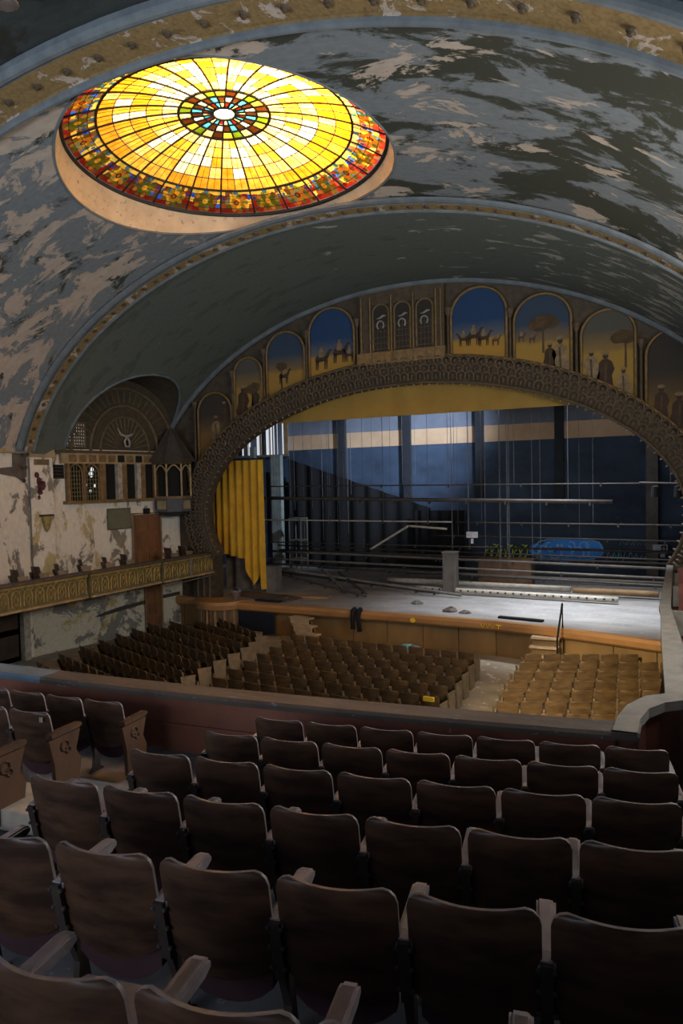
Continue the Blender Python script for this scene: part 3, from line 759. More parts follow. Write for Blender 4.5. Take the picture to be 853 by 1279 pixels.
# ------------------------------------------------------------------ proscenium
def ip(t, k=0.0, y=YP):        # point on the opening, grown outward by k
    return Vector((XA+(AI+k)*math.cos(t), y, ZI+(BI+k)*math.sin(t)))
T0, T1 = R(-20), R(200)
mb = MB()
def pro(u, v):
    t = T1+(T0-T1)*u
    a = ip(t, .1, YP+.12); b = Vector((XA+(AP+2.5)*math.cos(t), YP+.12, ZP+1.2+(BP+2.0)*math.sin(t)))
    return a.lerp(b, v)
mb.grid(pro, 100, 6); struct(mb.build('wall_proscenium', 'arch_brown'), 'dark carved wall around the stage opening')
for s in (-1, 1):
    mb = MB(); mb.box((XA+s*(8.45+.9+2.2), YP+.3, 1.6), (6.2, .3, 3.2)); struct(mb.build('wall_pier', 'arch_brown'), 'dark wall beside the stage')
arch = empty('proscenium_arch', (XA, YP, ZI)); tag(arch, 'horseshoe proscenium arch with a deep band of carved scales', 'arch')
mb = MB(); n = 120
for i in range(n+1):
    t = T1+(T0-T1)*i/n
    for k, y in ((.0, YP+.5), (.0, YP-.05), (.12, YP-.14), (.72, YP-.20), (.86, YP-.1), (.9, YP+.15)): mb.v.append(tuple(ip(t, k, y)))
for i in range(n):
    for j in range(5): q = i*6+j; mb.f.append((q, q+1, q+7, q+6)); mb.m.append(0)
mb.build('band', 'arch_brown', arch, smooth=True)
sc = MB(); sc.tube([(-.13, 0, -.14)]+[(-.15*math.cos(PI*k/8), -.05*math.sin(PI*k/8), .02+.15*math.sin(PI*k/8)) for k in range(9)]+[(.13, 0, -.14)], .035, 5)
sc.lathe([(.0, 0), (.06, .0)], 6); sc.tube([(0, 0, -.1), (0, -.06, .02), (0, -.02, .1)], [.03, .05, .02], 5)
sc_me = sc.mesh('carved_scale', 'arch_ornament', True)
pd = MB(); pd.lathe([(.0, -.12), (.025, -.09), (.04, -.03), (.03, .03), (.045, .07), (.0, .09)], 6); pd_me = pd.mesh('pendant', 'pendant', True)
arcl = []; tt = T1
while tt > T0:
    arcl.append(tt); tt -= .30/math.hypot((AI+.4)*math.sin(tt), (BI+.4)*math.cos(tt))
for i, t_ in enumerate(arcl):
    nx, nz = math.cos(t_)/AI, math.sin(t_)/BI; ang = math.atan2(nz, nx)-PI/2
    for r_, k in enumerate((.2, .46, .70)):
        tq = t_-(.15/math.hypot((AI+.4)*math.sin(t_), (BI+.4)*math.cos(t_)) if r_ % 2 else 0)
        p = ip(tq, k, YP-.2)-arch.location
        if ip(tq, k).x > 1.4: continue
        obj('carved_scale', sc_me, arch, p, (0, -ang, 0))
    p = ip(t_, -.02, YP-.05)-arch.location
    if p.x < 10: obj('pendant', pd_me, arch, p, (0, -ang, 0))
mb = MB(); mb.tube([ip(T1+(T0-T1)*i/120, -.0, YP-.06) for i in range(121)], .06, 6); mb.build('inner_bead', 'frame_brown', arch, True)
mb = MB(); mb.tube([ip(T1+(T0-T1)*i/120, .9, YP-.12) for i in range(121)], .055, 6); mb.build('outer_bead', 'frame_gold', arch, True)
for s in (-1, 1):
    x = XA+s*8.9
    mb = MB(); mb.box((x+s*.05, YP+.05, 3.02), (1.25, .7, .14)); mb.build('capital', 'frame_brown', arch)
    mb = MB(); mb.box((x+s*.1, YP+.12, 2.1), (1.0, .5, 1.75)); mb.build('jamb', 'arch_brown', arch)
    for k in range(3):
        mb = MB(); mb.tube([(x+s*.1-.3+k*.3, YP-.15, 1.25), (x+s*.1-.3+k*.3, YP-.15, 2.95)], .05, 6); mb.build('jamb_reed', 'arch_ornament', arch)

# murals between carved colonnettes
def band_z(x): # top of the carved band at x
    q = (x-XA)/(AI+.93); return ZI+(BI+.93)*math.sqrt(max(0, 1-q*q)) if abs(q) < 1 else ZI
def horse(px, pz, s, y, flip=1):   # painted rider on a camel, as thin flat relief
    P2 = lambda a, b: (px+flip*a*s, y, pz+b*s)
    out = [[P2(a, b) for a, b in ((-.5, .7), (-.42, .9), (-.2, 1.05), (.0, .88), (.3, .92), (.5, 1.25), (.62, 1.34), (.8, 1.3), (.8, 1.2), (.65, 1.15), (.5, .75), (.35, .58), (-.1, .52), (-.45, .55))]]
    for a in (-.45, -.32, .2, .34): out.append([P2(a, 0), P2(a+.06, 0), P2(a+.12, .62), P2(a-.01, .62)])
    rider = [P2(a, b) for a, b in ((-.22, .85), (.16, .82), (.2, 1.1), (.13, 1.32), (.07, 1.36), (.08, 1.5), (.0, 1.58), (-.08, 1.5), (-.07, 1.36), (-.16, 1.3))]
    return out, rider
def robed(px, pz, s, y, flip=1):   # painted standing figure in robes and turban
    P2 = lambda a, b: (px+flip*a*s, y, pz+b*s)
    robe = [P2(a, b) for a, b in ((-.38, 0), (.36, 0), (.3, .5), (.42, .8), (.3, 1.15), (.12, 1.28), (-.12, 1.28), (-.28, 1.12), (-.3, .7), (-.42, .3))]
    head = [P2(.02+.13*math.cos(q*PI/5), 1.43+.16*math.sin(q*PI/5)) for q in range(10)]
    turban = [P2(.02+.19*math.cos(q*PI/5), 1.56+.1*math.sin(q*PI/5)) for q in range(10)]
    fold = [P2(a, b) for a, b in ((-.05, .1), (.05, .1), (.1, 1.1), (.0, 1.15))]
    return robe, head, turban, fold
murals = [ # x0, x1, top z, material, figures
 (-18.05, -16.42, 9.55, 'mural_brown', [(-17.2, .1, .62, -1), (-16.8, .5, .5, 1)]),
 (-16.24, -14.96, 10.80, 'mural_sand', [(-15.9, .1, .75, 1), (-15.3, .05, .5, 1)]),
 (-14.72, -13.06, 11.62, 'mural_dusk', [(-14.0, .25, .42, 1)]),
 (-12.84, -10.98, 12.28, 'mural_blue', [(-12.35, .2, .55, 1), (-11.6, .25, .55, 1), (-11.2, .2, .35, -1)]),
 (-7.32, -5.42, 12.30, 'mural_blue', [(-6.9, .30, .34, -1), (-6.55, .34, .44, 1), (-6.2, .34, .38, 1), (-5.8, .38, .26, 1)]),
 (-5.18, -3.36, 11.80, 'mural_dusk', [(-4.95, .6, .22, 1), (-4.6, .62, .2, 1), (-4.05, .0, .55, 1), (-3.7, .02, .72, -1)]),
 (-3.06, -1.46, 11.05, 'mural_sand', [(-2.75, .05, .6, -1), (-2.35, .0, .7, 1), (-1.8, .0, .55, -1)]),
 (-1.16, .45, 10.25, 'mural_brown', [(-.75, .0, .62, 1), (-.25, .1, .7, 1), (.2, .1, .5, 1)]),
]
mlabels = ['dark painted mural of riders low on the left haunch of the arch', 'sandy painted mural panel with a rider and palm, second from left',
 'ochre desert mural with a small tree under a grey sky', 'blue sky mural of camels just left of the lattice panel',
 'blue sky mural of a desert caravan just right of the lattice panel', 'mural of a spreading tree and a striped figure by a camel',
 'golden mural of robed figures under a tall palm', 'dark mural of turbaned figures at the right edge of the arch']
def build_mural(i, x0, x1, zt, m, figs):
    root = empty('mural_panel', ((x0+x1)/2, YP, band_z((x0+x1)/2))); tag(root, mlabels[i], 'mural', 'painted panels above the stage arch')
    xc, hw = (x0+x1)/2, (x1-x0)/2; zsp = zt-hw*.95; n = 16
    cols = []; mb = MB(); mb.uvs = []; NX, NZ = 20, 10; zmin = min(band_z(x0), band_z(x1), band_z(xc))-.1
    y = YP+.02
    def top(x): return zsp+(zt-zsp)*math.sqrt(max(0, 1-((x-xc)/hw)**2))
    for i2 in range(NX+1):
        x = x0+(x1-x0)*i2/NX; b = band_z(x)-.12; tpz = max(top(x), b+.02)
        for j in range(NZ+1):
            z = b+(tpz-b)*j/NZ; mb.v.append((x, y, z)); mb.uvs.append((x-x0, (z-zmin)/(zt-zmin)))
    for i2 in range(NX):
        for j in range(NZ): q = i2*(NZ+1)+j; mb.f.append((q, q+NZ+1, q+NZ+2, q+1)); mb.m.append(0)
    mb.build('painted_field', m, root)
    mb = MB(); pts = [(x0, y-.06, band_z(x0)-.1)]+[(xc-hw*math.cos(PI*k/n), y-.06, zsp+(zt-zsp)*math.sin(PI*k/n)) for k in range(n+1)]+[(x1, y-.06, band_z(x1)-.1)]
    mb.tube(pts, .05, 6); mb.build('arched_frame', 'frame_gold', root, True)
    for fx, fz, s, fl in figs:
        zb = band_z(fx)+fz
        if s >= .5 and i in (0, 1, 5, 6, 7):
            ro, he, tu, fo = robed(fx, zb-.1, s*.95, y-.012, fl)
            for nm_, pl, mt_, dy in (('painted_robe', ro, 'mural_figure_dark' if fl > 0 else 'mural_figure_light', 0), ('painted_head', he, 'mural_figure_dark', -.004), ('painted_turban', tu, 'mural_figure_light', -.008), ('painted_fold', fo, 'mural_tree', -.004)):
                mb = MB(); mb.prism([(a, b+dy, c) for a, b, c in pl], (0, .003, 0)); mb.build(nm_, mt_, root)
            continue
        o1, o2 = horse(fx, zb, s, y-.012, fl)
        mb = MB()
        for pl in o1: mb.prism(pl, (0, .008, 0))
        cam_ = mb.build('painted_camel', 'mural_figure_dark' if s > .3 else 'mural_tree', root)
        mb = MB(); mb.prism([(a, b-.004, c) for a, b, c in o2], (0, .008, 0)); mb.build('painted_rider', 'mural_figure_light', cam_)
    if i in (1, 2, 5, 6):
        mb = MB(); tx, tz, ts = ((-15.45, 9.6, .3), (-14.1, 10.3, .22), (-4.25, 10.9, .42), (-1.75, 10.2, .34))[(1, 2, 5, 6).index(i)]
        rr = random.Random(i)
        for k in range(9):
            a = rr.uniform(0, 2*PI); d = rr.uniform(0, ts*.8); r_ = rr.uniform(.4, .7)*ts
            mb.prism([(tx+d*math.cos(a)+r_*1.3*math.cos(q*PI/5)*rr.uniform(.8, 1.1), y-.016-k*.0012, tz+d*.5*math.sin(a)+r_*.8*math.sin(q*PI/5)*rr.uniform(.8, 1.1)) for q in range(10)], (0, .001, 0))
        mb.prism([(tx-.03, y-.012, tz-1.0), (tx+.04, y-.012, tz-1.0), (tx+.03, y-.012, tz), (tx-.02, y-.012, tz)], (0, .006, 0))
        mb.build('painted_tree', 'mural_tree', root)
for i, mm in enumerate(murals): build_mural(i, *mm)
for i, x in enumerate((-18.2, -16.33, -14.84, -12.95, -10.85, -7.42, -5.30, -3.20, -1.30)):
    zt = (9.1, 10.2, 10.9, 11.4, 11.6, 11.6, 11.3, 10.6, 9.9)[i]; zb = band_z(x)-.05
    t = empty('colonnette', (x, YP-.05, zb)); tag(t, 'slim dark colonnette between mural panels, %s from left' % ORD[i], 'column', 'colonnettes between the murals')
    mb = MB(); mb.lathe([(.07, zb), (.06, zb+.1), (.05, zb+.15), (.045, zt-.15)], 8, (x, YP-.06, 0)); mb.build('shaft', 'frame_brown', t, True)
    mb = MB(); mb.lathe([(.05, zt-.15), (.08, zt-.1), (.13, zt+.08), (.15, zt+.14), (.0, zt+.14)], 8, (x, YP-.06, 0)); mb.build('capital', 'arch_ornament', t, True)
# central lattice bay
t = empty('lattice_bay', (XA-.15, YP, 10.05)); tag(t, 'carved bay of three dark lattice panels with white horseshoe emblems', 'panel')
lx0, lx1 = -10.72, -7.54
mb = MB(); mb.box(((lx0+lx1)/2, YP-.02, 11.4), (lx1-lx0, .2, 2.7)); mb.build('backing', 'frame_brown', t)
mb = MB(); mb.box(((lx0+lx1)/2, YP-.16, 10.22), (lx1-lx0+.1, .2, .42)); mb.build('base_shelf', 'frame_gold', t)
for k in range(4):
    mb = MB(); mb.box((lx0+.42+k*.78, YP-.27, 10.22), (.24, .08, .34)); mb.build('shelf_block', 'cream_trim' if False else 'frame_gold', t)
for k in range(3):
    xc = lx0+.85+k*.82
    mb = MB(); mb.box((xc, YP-.13, 11.3), (.62, .04, 1.65)); mb.build('dark_panel', 'dark_lattice', t)
    for q in range(5):
        mb = MB(); mb.box((xc-.26+q*.13, YP-.16, 11.0), (.025, .03, 1.0)); mb.build('lattice_bar', 'frame_brown', t)
        mb = MB(); mb.box((xc, YP-.17, 10.56+q*.2), (.6, .03, .025)); mb.build('lattice_bar', 'frame_brown', t)
    mb = MB(); mb.tube([(xc-.3, YP-.16, 10.5), (xc-.3, YP-.16, 11.85)]+[(xc-.3*math.cos(PI*j/8), YP-.16, 11.85+.28*math.sin(PI*j/8)) for j in range(9)]+[(xc+.3, YP-.16, 10.5)], .03, 5); mb.build('panel_arch', 'frame_gold', t)
    mb = MB(); mb.tube([(xc+.13*math.sin(a), YP-.2, 11.38-.15*math.cos(a)) for a in [R(40+280*j/10) for j in range(11)]], .03, 5)
    mb.tube([(xc-.14, YP-.2, 11.62), (xc, YP-.2, 11.64), (xc+.1, YP-.2, 11.70), (xc+.2, YP-.2, 11.70)], [.02, .035, .045, .02], 5); mb.build('horseshoe_emblem', 'emblem_white', t, True)
for x in (lx0+.1, lx0+.45, lx0+1.26, lx0+2.08, lx0+2.9-.0, lx1-.1):
    mb = MB(); mb.tube([(x, YP-.18, 10.44), (x, YP-.18, 12.4)], .035, 5); mb.build('bar', 'frame_gold', t)
# mustard valance
mb = MB(); mb.grid(lambda u, v: Vector((-16.4+15*u, YP+.75+.02*math.sin(u*90), 8.22+6.2*v)), 120, 2)
tag(mb.build('valance', 'valance', smooth=True), 'plain mustard valance hanging across the top of the stage opening', 'valance')

# ------------------------------------------------------------------ stage
lip = [(-20.6, 24.15), (-17.6, 24.05), (-15.9, 23.68), (-13.5, 23.55), (-11, 23.48), (-8.3, 23.4), (-5.7, 23.22), (-3.5, 22.75), (-2.0, 22.3), (-.8, 21.9), (2.6, 21.2)]
mb = MB(); top = [(x, y, 1.2) for x, y in lip]+[(6, 36.2, 1.2), (-24.2, 36.2, 1.2), (-24.2, 24.4, 1.2)]
mb.prism(top, (0, 0, -.1)); struct(mb.build('floor_stage', 'stage_floor'), 'dusty grey stage floor')
mb = MB(); pr = [(.06, 1.215), (-.12, 1.2), (-.16, 1.1), (-.14, .95), (-.06, .88), (.1, .86)]
for x, y in lip:
    for dy, z in pr: mb.v.append((x, y+dy, z))
m_ = len(pr)
for i in range(len(lip)-1):
    for j in range(m_-1): q = i*m_+j; mb.f.append((q, q+1, q+m_+1, q+m_)); mb.m.append(0)
struct(mb.build('trim_5', 'lip_wood', smooth=False), 'orange-brown wooden lip of the stage')
# panelled stage front: separate boards
front = empty('stage_apron', (-9, 23.5, 0)); tag(front, 'brown panelled wooden front of the stage below the lip', 'stage front')
for i in range(len(lip)-1):
    (x0, y0), (x1, y1) = lip[i], lip[i+1]; nn = max(1, int((x1-x0)/1.3))
    for k in range(nn):
        xa, xb = x0+(x1-x0)*k/nn+.012, x0+(x1-x0)*(k+1)/nn-.012
        ya, yb = y0+(y1-y0)*k/nn+.12, y0+(y1-y0)*(k+1)/nn+.12
        mb = MB(); mb.prism([(xa, ya, 0), (xb, yb, 0), (xb, yb+.06, 0), (xa, ya+.06, 0)], (0, 0, .95)); mb.build('board', 'stage_front', front)
mb = MB()
for x, y in lip: mb.v += [(x, y+.22, .0), (x, y+.22, 1.12)]
for i in range(len(lip)-1): mb.f.append((2*i, 2*i+1, 2*i+3, 2*i+2)); mb.m.append(0)
mb.build('backing', 'void', front)  # black strip added behind the boards to block light leaking through their gaps
# reeded corner drum and the dark recess at stage left
t = empty('reeded_drum', (-17.4, 23.6, 0)); tag(t, 'curved reeded wooden corner of the stage beneath the gilded box', 'stage corner')
mb = MB(); mb.lathe([(1.0, 0), (1.0, .92)], 24, (-17.0, 24.2, 0), a0=PI, a1=2*PI); mb.build('drum', 'reed_wood', t)
for k in range(17):
    a = PI+PI*(k+.5)/17; mb = MB(); mb.tube([(-17.0+1.02*math.cos(a), 24.2+1.02*math.sin(a), .02), (-17.0+1.02*math.cos(a), 24.2+1.02*math.sin(a), .92)], .045, 5); mb.build('reed', 'cream_trim' if k % 2 else 'reed_wood', t)
mb = MB(); mb.lathe([(0, 1.23), (1.2, 1.23), (1.22, 1.1), (1.18, .92), (.9, .92)], 24, (-17.0, 24.2, 0), a0=PI, a1=2*PI); mb.build('drum_top', 'lip_wood', t)
mb = MB(); mb.box((-15.2, 23.6, .5), (2.0, .12, .78), rz=-.2); tag(mb.build('dark_pit_panel', 'panel_navy'), 'dark navy panel set into the stage front at left', 'panel')
# stage shell
mb = MB(); mb.grid(lambda u, v: Vector((-24.2+30.4*u, 36.1, 1.1+6.62*v)), 4, 4); struct(mb.build('wall_back', 'navy_wall'), 'dark blue painted back wall of the stage')
mb = MB(); mb.grid(lambda u, v: Vector((-20.6+26.8*u, 36.08, 7.7+.82*v)), 4, 1); struct(mb.build('trim_6', 'cream_wall'), 'cream band along the top of the stage back wall')
mb = MB(); mb.grid(lambda u, v: Vector((-24.2+30.4*u, 36.1, 8.5+6*v)), 4, 1); struct(mb.build('wall_back_upper', 'grey_wall'), 'blue-grey top of the stage back wall')
mb = MB(); mb.grid(lambda u, v: Vector((-24.2, 24.3+12*u, 1+13.5*v)), 4, 4); struct(mb.build('wall_stage_left', 'pilaster_dark'), 'dark stage side wall')
mb = MB(); mb.grid(lambda u, v: Vector((6.1, 24.3+12*u, 1+13.5*v)), 4, 4); struct(mb.build('wall_stage_right', 'pilaster_dark'), 'dark stage side wall')
mb = MB(); mb.box((-9.1, 30.3, 14.5), (30.6, 12.4, .1)); struct(mb.build('ceiling_stage', 'pilaster_dark'), 'dark roof over the stage')
for i, x in enumerate((-17.2, -13.4, -9.5, -5.6)):
    mb = MB(); mb.box((x, 35.98, 9.6), (.42, .24, 9.8)); struct(mb.build('pilaster_back', 'pilaster_dark'), 'dark pilaster on the stage back wall')
mb = MB(); mb.box((-1.48, 35.7, 7.8), (.5, .5, 13.4)); tag(mb.build('steel_column', 'post_grey'), 'tall grey column in front of the back wall at stage right', 'column')
t = empty('window_1', (-22.4, 36.0, 7.4)); struct(t, 'tall bright slatted window high at the back of the stage')
mb = MB(); mb.box((-22.4, 36.04, 8.6), (3.4, .04, 2.2)); mb.build('pane', 'daylight_pane', t)
rr = random.Random(3); x = -24.1
while x < -20.75:
    wd = rr.choice((.06, .1, .16, .28)); mb = MB(); mb.box((x, 35.96, 8.6), (wd, .05, 2.2)); mb.build('slat', rr.choice(['pilaster_dark', 'cardboard', 'post_grey', 'grey_wall']), t); x += wd+rr.uniform(.07, .16)
mb = MB(); mb.box((-22.4, 35.94, 7.44), (3.6, .12, .12)); mb.build('sill', 'post_grey', t)
# pale columns and dark legs stage left
mb = MB(); mb.box((-20.6, 34.6, 4.3), (.62, .3, 6.2)); tag(mb.build('pale_flat', 'post_pale'), 'pale green-grey upright flat at stage left', 'stage flat')
mb = MB(); mb.box((-22.0, 34.4, 4.6), (.28, .25, 6.6)); tag(mb.build('grey_upright', 'post_pale'), 'thin pale upright beside the yellow curtain', 'post')
t = empty('steel_rack', (-18.6, 33.5, 1.2)); tag(t, 'open metal rack standing in the dark at stage left', 'rack')
for x in (-19.1, -18.4):
    for y in (33.2, 33.9): mb = MB(); mb.tube([(x, y, 1.2), (x, y, 4.0)], .04, 5); mb.build('upright', 'post_grey', t)
for z in (1.8, 2.8, 3.95):
    mb = MB(); mb.box((-18.75, 33.55, z), (.76, .78, .05)); mb.build('shelf', 'post_grey', t)
# black legs / masking drapes, and a sheet shaped as the wall shadow
def drape(name, x0, x1, y, z0, z1, m, label, amp=.08, k=26, cat='drape', hem=None, slope=0):
    mb = MB(); nu = int(abs(x1-x0)*22)
    mb.grid(lambda u, v: Vector((x0+(x1-x0)*u, y+amp*math.sin(k*u+.6*math.sin(5*u))*(1.15-.35*v), (z0 if hem is None else hem(u))+(z1+slope*u-(z0 if hem is None else hem(u)))*v)), nu, 12)
    return tag(mb.build(name, m, smooth=True), label, cat)
drape('black_drape_and_shade', -20.2, -11.9, 35.2, 1.3, 7.2, 'black_cloth_and_shade', 'long black sheet shaped as the sloping shadow across the lower left back wall', k=60, slope=-2.8)  # sloping top imitates the diagonal shadow edge on the back wall
drape('black_drape_and_shade', -12.6, -10.0, 34.8, 1.3, 4.3, 'black_cloth_and_shade', 'low black drape in front of the back wall near the centre', k=30)
def hem(u):
    return 1.35 if u > .93 else (2.95-.55*u if u < .62 else 2.5-1.0*math.sin((u-.62)/.31*PI)**1.0)
cur = drape('stage_curtain', -18.75, -16.2, 26.0, 1.4, 6.85, 'curtain', 'torn mustard yellow stage curtain hanging at the left of the stage', amp=.10, k=46, cat='curtain', hem=hem)
mb = MB(); mb.tube([(-18.95, 26.0, 6.9), (-16.1, 26.0, 6.9)], .04, 6); mb.build('curtain_rail', 'pipe_steel', cur)
mb = MB(); mb.grid(lambda u, v: Vector((-18.4+1.9*u, 26.35+.12*math.sin(u*14), 1.25+1.9*v*(1-.3*u))), 30, 4); tag(mb.build('dark_heap_cloth', 'damp_dark', smooth=True), 'dark cloth slumped behind the hem of the yellow curtain', 'cloth')
# counterweights / boxes
for nm, c_, d, m, lab in (('plywood_box', (-8.72, 28.2, 2.05), (.52, .5, 1.7), 'post_grey', 'tall grey box standing on the stage among the pipes'),
                     ('crate', (-7.2, 31.5, 1.75), (2.3, .8, 1.1), 'reed_wood', 'long brown crate below the green graffiti'),
                     ('speaker_cabinet', (-16.0, 26.4, 1.75), (.5, .5, 1.1), 'post_grey', 'grey cabinet standing beside the yellow curtain')):
    t = empty(nm, (c_[0], c_[1], c_[2]-d[2]/2)); tag(t, lab, 'box'); mb = MB(); mb.box(c_, d); mb.build('body', m, t)
    mb = MB(); mb.box((c_[0], c_[1], c_[2]+d[2]/2), (d[0]+.06, d[1]+.06, .05)); mb.build('lid', m, t)
    for s in (-1, 1): mb = MB(); mb.box((c_[0]+s*(d[0]/2-.04), c_[1]-d[1]/2-.01, c_[2]), (.06, .03, d[2]-.06)); mb.build('batten', m, t)
# hanging battens
def pipe(name, a, b, r, m, label, clamps=0, sag=0):
    A, B = Vector(a), Vector(b); t = empty(name, A); tag(t, label, 'pipe', 'rigging pipes on and over the stage')
    mb = MB(); pts = [A.lerp(B, k/8)-Vector((0, 0, sag*math.sin(PI*k/8))) for k in range(9)]; mb.tube(pts, r, 6); run = mb.build('pipe_run', m, t, True)
    if name == 'fly_batten':
        for k in (.1, .5, .9):
            q = A.lerp(B, k); mb = MB(); mb.tube([q, (q.x, q.y, 14.45)], .008, 4); mb.build('hanger', 'rope', t)
    if clamps:
        for k in range(clamps):
            q = A.lerp(B, (k+.5)/clamps)-Vector((0, 0, sag*math.sin(PI*(k+.5)/clamps))); mb = MB(); mb.box(tuple(q-Vector((0, 0, r))), (.07, r*2.6, .14)); mb.build('clamp', 'pipe_steel', run)
pipe('fly_batten', (-18.1, 28, 5.2), (-2.5, 28, 4.9), .085, 'pipe_steel', 'thick batten hanging level across the whole stage opening', 10)
pipe('fly_batten', (-19.3, 28.6, 5.72), (1.5, 28.6, 5.52), .03, 'pipe_steel', 'thin wire-like batten just above the thick one', 7)
pipe('fly_batten', (-19.5, 29.4, 4.12), (-9.0, 29.4, 4.05), .035, 'pipe_pale', 'thin pale batten below the thick one at left', 5)
pipe('fly_batten', (-19.5, 30, 3.0), (-7.2, 30, 2.95), .03, 'pipe_steel', 'low thin batten before the black shadow sheet', 5)
pipe('fly_batten', (-9.0, 30, 4.0), (2.2, 30, 3.9), .04, 'pipe_steel', 'batten crossing above the blue graffiti', 6)
pipe('fly_batten', (-10.5, 31, 3.35), (2.4, 31, 3.2), .035, 'pipe_steel', 'batten hanging just over the top of the blue graffiti', 6)
pipe('bent_pipe', (-12.6, 29, 2.85), (-10.8, 29, 3.9), .05, 'pipe_pale', 'sloping pale pipe rising to the right at centre stage')
pipe('bent_pipe', (-10.8, 29, 3.9), (-9.1, 29, 3.78), .05, 'pipe_pale', 'level pale pipe joined to the sloping one')
rr = random.Random(11)
fallen = [(-19.5, 29.6, 2.25, .5, 29.0, 2.0), (-19.2, 29.0, 2.1, 1.5, 28.6, 1.75), (-18.5, 30.5, 2.5, 1.8, 30.2, 2.2), (-18.8, 31.5, 2.7, 2.0, 31.0, 2.45), (-19, 32, 2.4, 1.5, 32, 2.2),
 (-17.0, 28.0, 2.0, -8.0, 27.2, 1.32), (-16.5, 27.3, 1.9, -11.5, 25.9, 1.3), (-17.3, 28.4, 1.8, -9.0, 27.6, 1.3), (-15.5, 29.5, 1.9, 2.0, 29.8, 1.6), (-14.5, 30.6, 1.75, 2.2, 31.2, 1.5), (-15.0, 33, 2.1, 2.2, 33, 1.9), (-13.8, 28.2, 1.9, -11.8, 26.6, 1.3), (-14.8, 28.4, 2.1, -12.6, 26.5, 1.3), (-12, 31.8, 1.5, 2.2, 32.4, 1.4), (-11, 33.6, 2.6, 2.2, 34.0, 2.5)]
wh = ['furthest forward', 'second', 'third', 'fourth', 'fifth', 'sixth', 'seventh', 'eighth', 'ninth', 'tenth', 'eleventh', 'twelfth', 'thirteenth', 'fourteenth', 'fifteenth']
for i, (xa, ya, za, xb, yb, zb) in enumerate(fallen):
    side = 'sloping down across stage left' if xb < -5 else 'lying right across the stage'
    pipe('fallen_pipe', (xa, ya, za), (xb, yb, zb), rr.choice((.04, .05, .06)), rr.choice(['pipe_steel', 'pipe_steel', 'post_grey']), 'dark fallen rigging pipe %s, %s' % (side, ('ends near x %d' % i) if False else ['longest of the low tangle', 'resting on the front of the tangle', 'behind the low tangle', 'high at the back', 'rearmost at left', 'ending at the white batten', 'shortest of the front slope', 'ending by the grey box', 'in front of the crate', 'beside the crate', 'below the graffiti', 'nearest the yellow curtain', 'crossing the others steeply', 'low behind the pale tube', 'touching the graffiti foot'][i]), 6 if i % 2 == 0 else 4)
pipe('footlight_trough', (-10.2, 28.2, 1.36), (-2.3, 27.6, 1.36), .12, 'pipe_pale', 'cream perforated lighting batten lying nearest the stage front', 0)
pipe('pale_tube', (-12.2, 30.0, 1.4), (-4.2, 29.4, 1.4), .13, 'pipe_pale', 'cream tube lying behind the perforated batten', 0)
pipe('pale_tube', (-4.1, 29.3, 1.4), (-1.0, 29.1, 1.4), .14, 'cardboard', 'brown cardboard tube beyond the end of the cream tube', 0)
lt = [o for o in bpy.data.objects if o.name.startswith('footlight_trough')][0]
for k in range(26):
    q = Vector((-10.2, 28.2, 1.36)).lerp(Vector((-2.3, 27.6, 1.36)), (k+.5)/26); mb = MB(); mb.box((q.x, q.y-.12, q.z+.02), (.07, .03, .07)); mb.build('lamp_hole', 'pipe_steel', lt)
# rigging ropes
rr = random.Random(5); ropes = []
for k in range(15): ropes.append((-19.6+rr.uniform(0, 4.5), rr.uniform(27.5, 33), rr.uniform(2.6, 5.0)))
for k in range(16): ropes.append((-15+rr.uniform(0, 9), rr.uniform(28, 33), rr.choice((2.9, 4.0, 5.2, 5.6))))
for k in range(7): ropes.append((-7.2+rr.uniform(0, 1.8), rr.uniform(29, 30.5), rr.uniform(1.6, 2.6)))
ropes.append((-7.9, 28, 3.75))
ropes.sort()
for i, (x, y, z) in enumerate(ropes):
    mb = MB(); mb.tube([(x, y, z), (x, y, 14.45)], .008 if i % 3 else .012, 4)
    tag(mb.build('rigging_rope', 'rope'), 'thin pale rigging line over the stage, %s of them from the left' % nth(i), 'rope', 'rigging lines')
t = empty('hanging_tag', (-7.75, 28, 3.5)); tag(t, 'small white card hanging from a line over the stage', 'sign'); mb = MB(); mb.box((-7.75, 28, 3.63), (.46, .02, .24)); mb.build('card', 'graffiti_white', t)
mb = MB(); mb.box((-7.75, 28, 3.38), (.1, .02, .2)); mb.build('clip', 'graffiti_white', t)
# white cross sign at stage right
t = empty('cross_sign', (-1.1, 35.4, 2.2)); tag(t, 'white sign with a black cross on the column at stage right', 'sign')
mb = MB(); mb.box((-1.15, 35.42, 2.5), (.62, .03, .4)); mb.build('plate', 'graffiti_white', t)
mb = MB(); mb.box((-1.0, 35.4, 2.5), (.22, .03, .3)); mb.build('black_field', 'void', t)
mb = MB(); mb.box((-1.0, 35.38, 2.5), (.06, .02, .2)); mb.box((-1.0, 35.38, 2.5), (.16, .02, .06)); mb.build('cross', 'graffiti_white', t)
mb = MB(); mb.box((-1.05, 35.42, 2.2), (.2, .03, .14)); mb.build('lower_plate', 'graffiti_white', t)
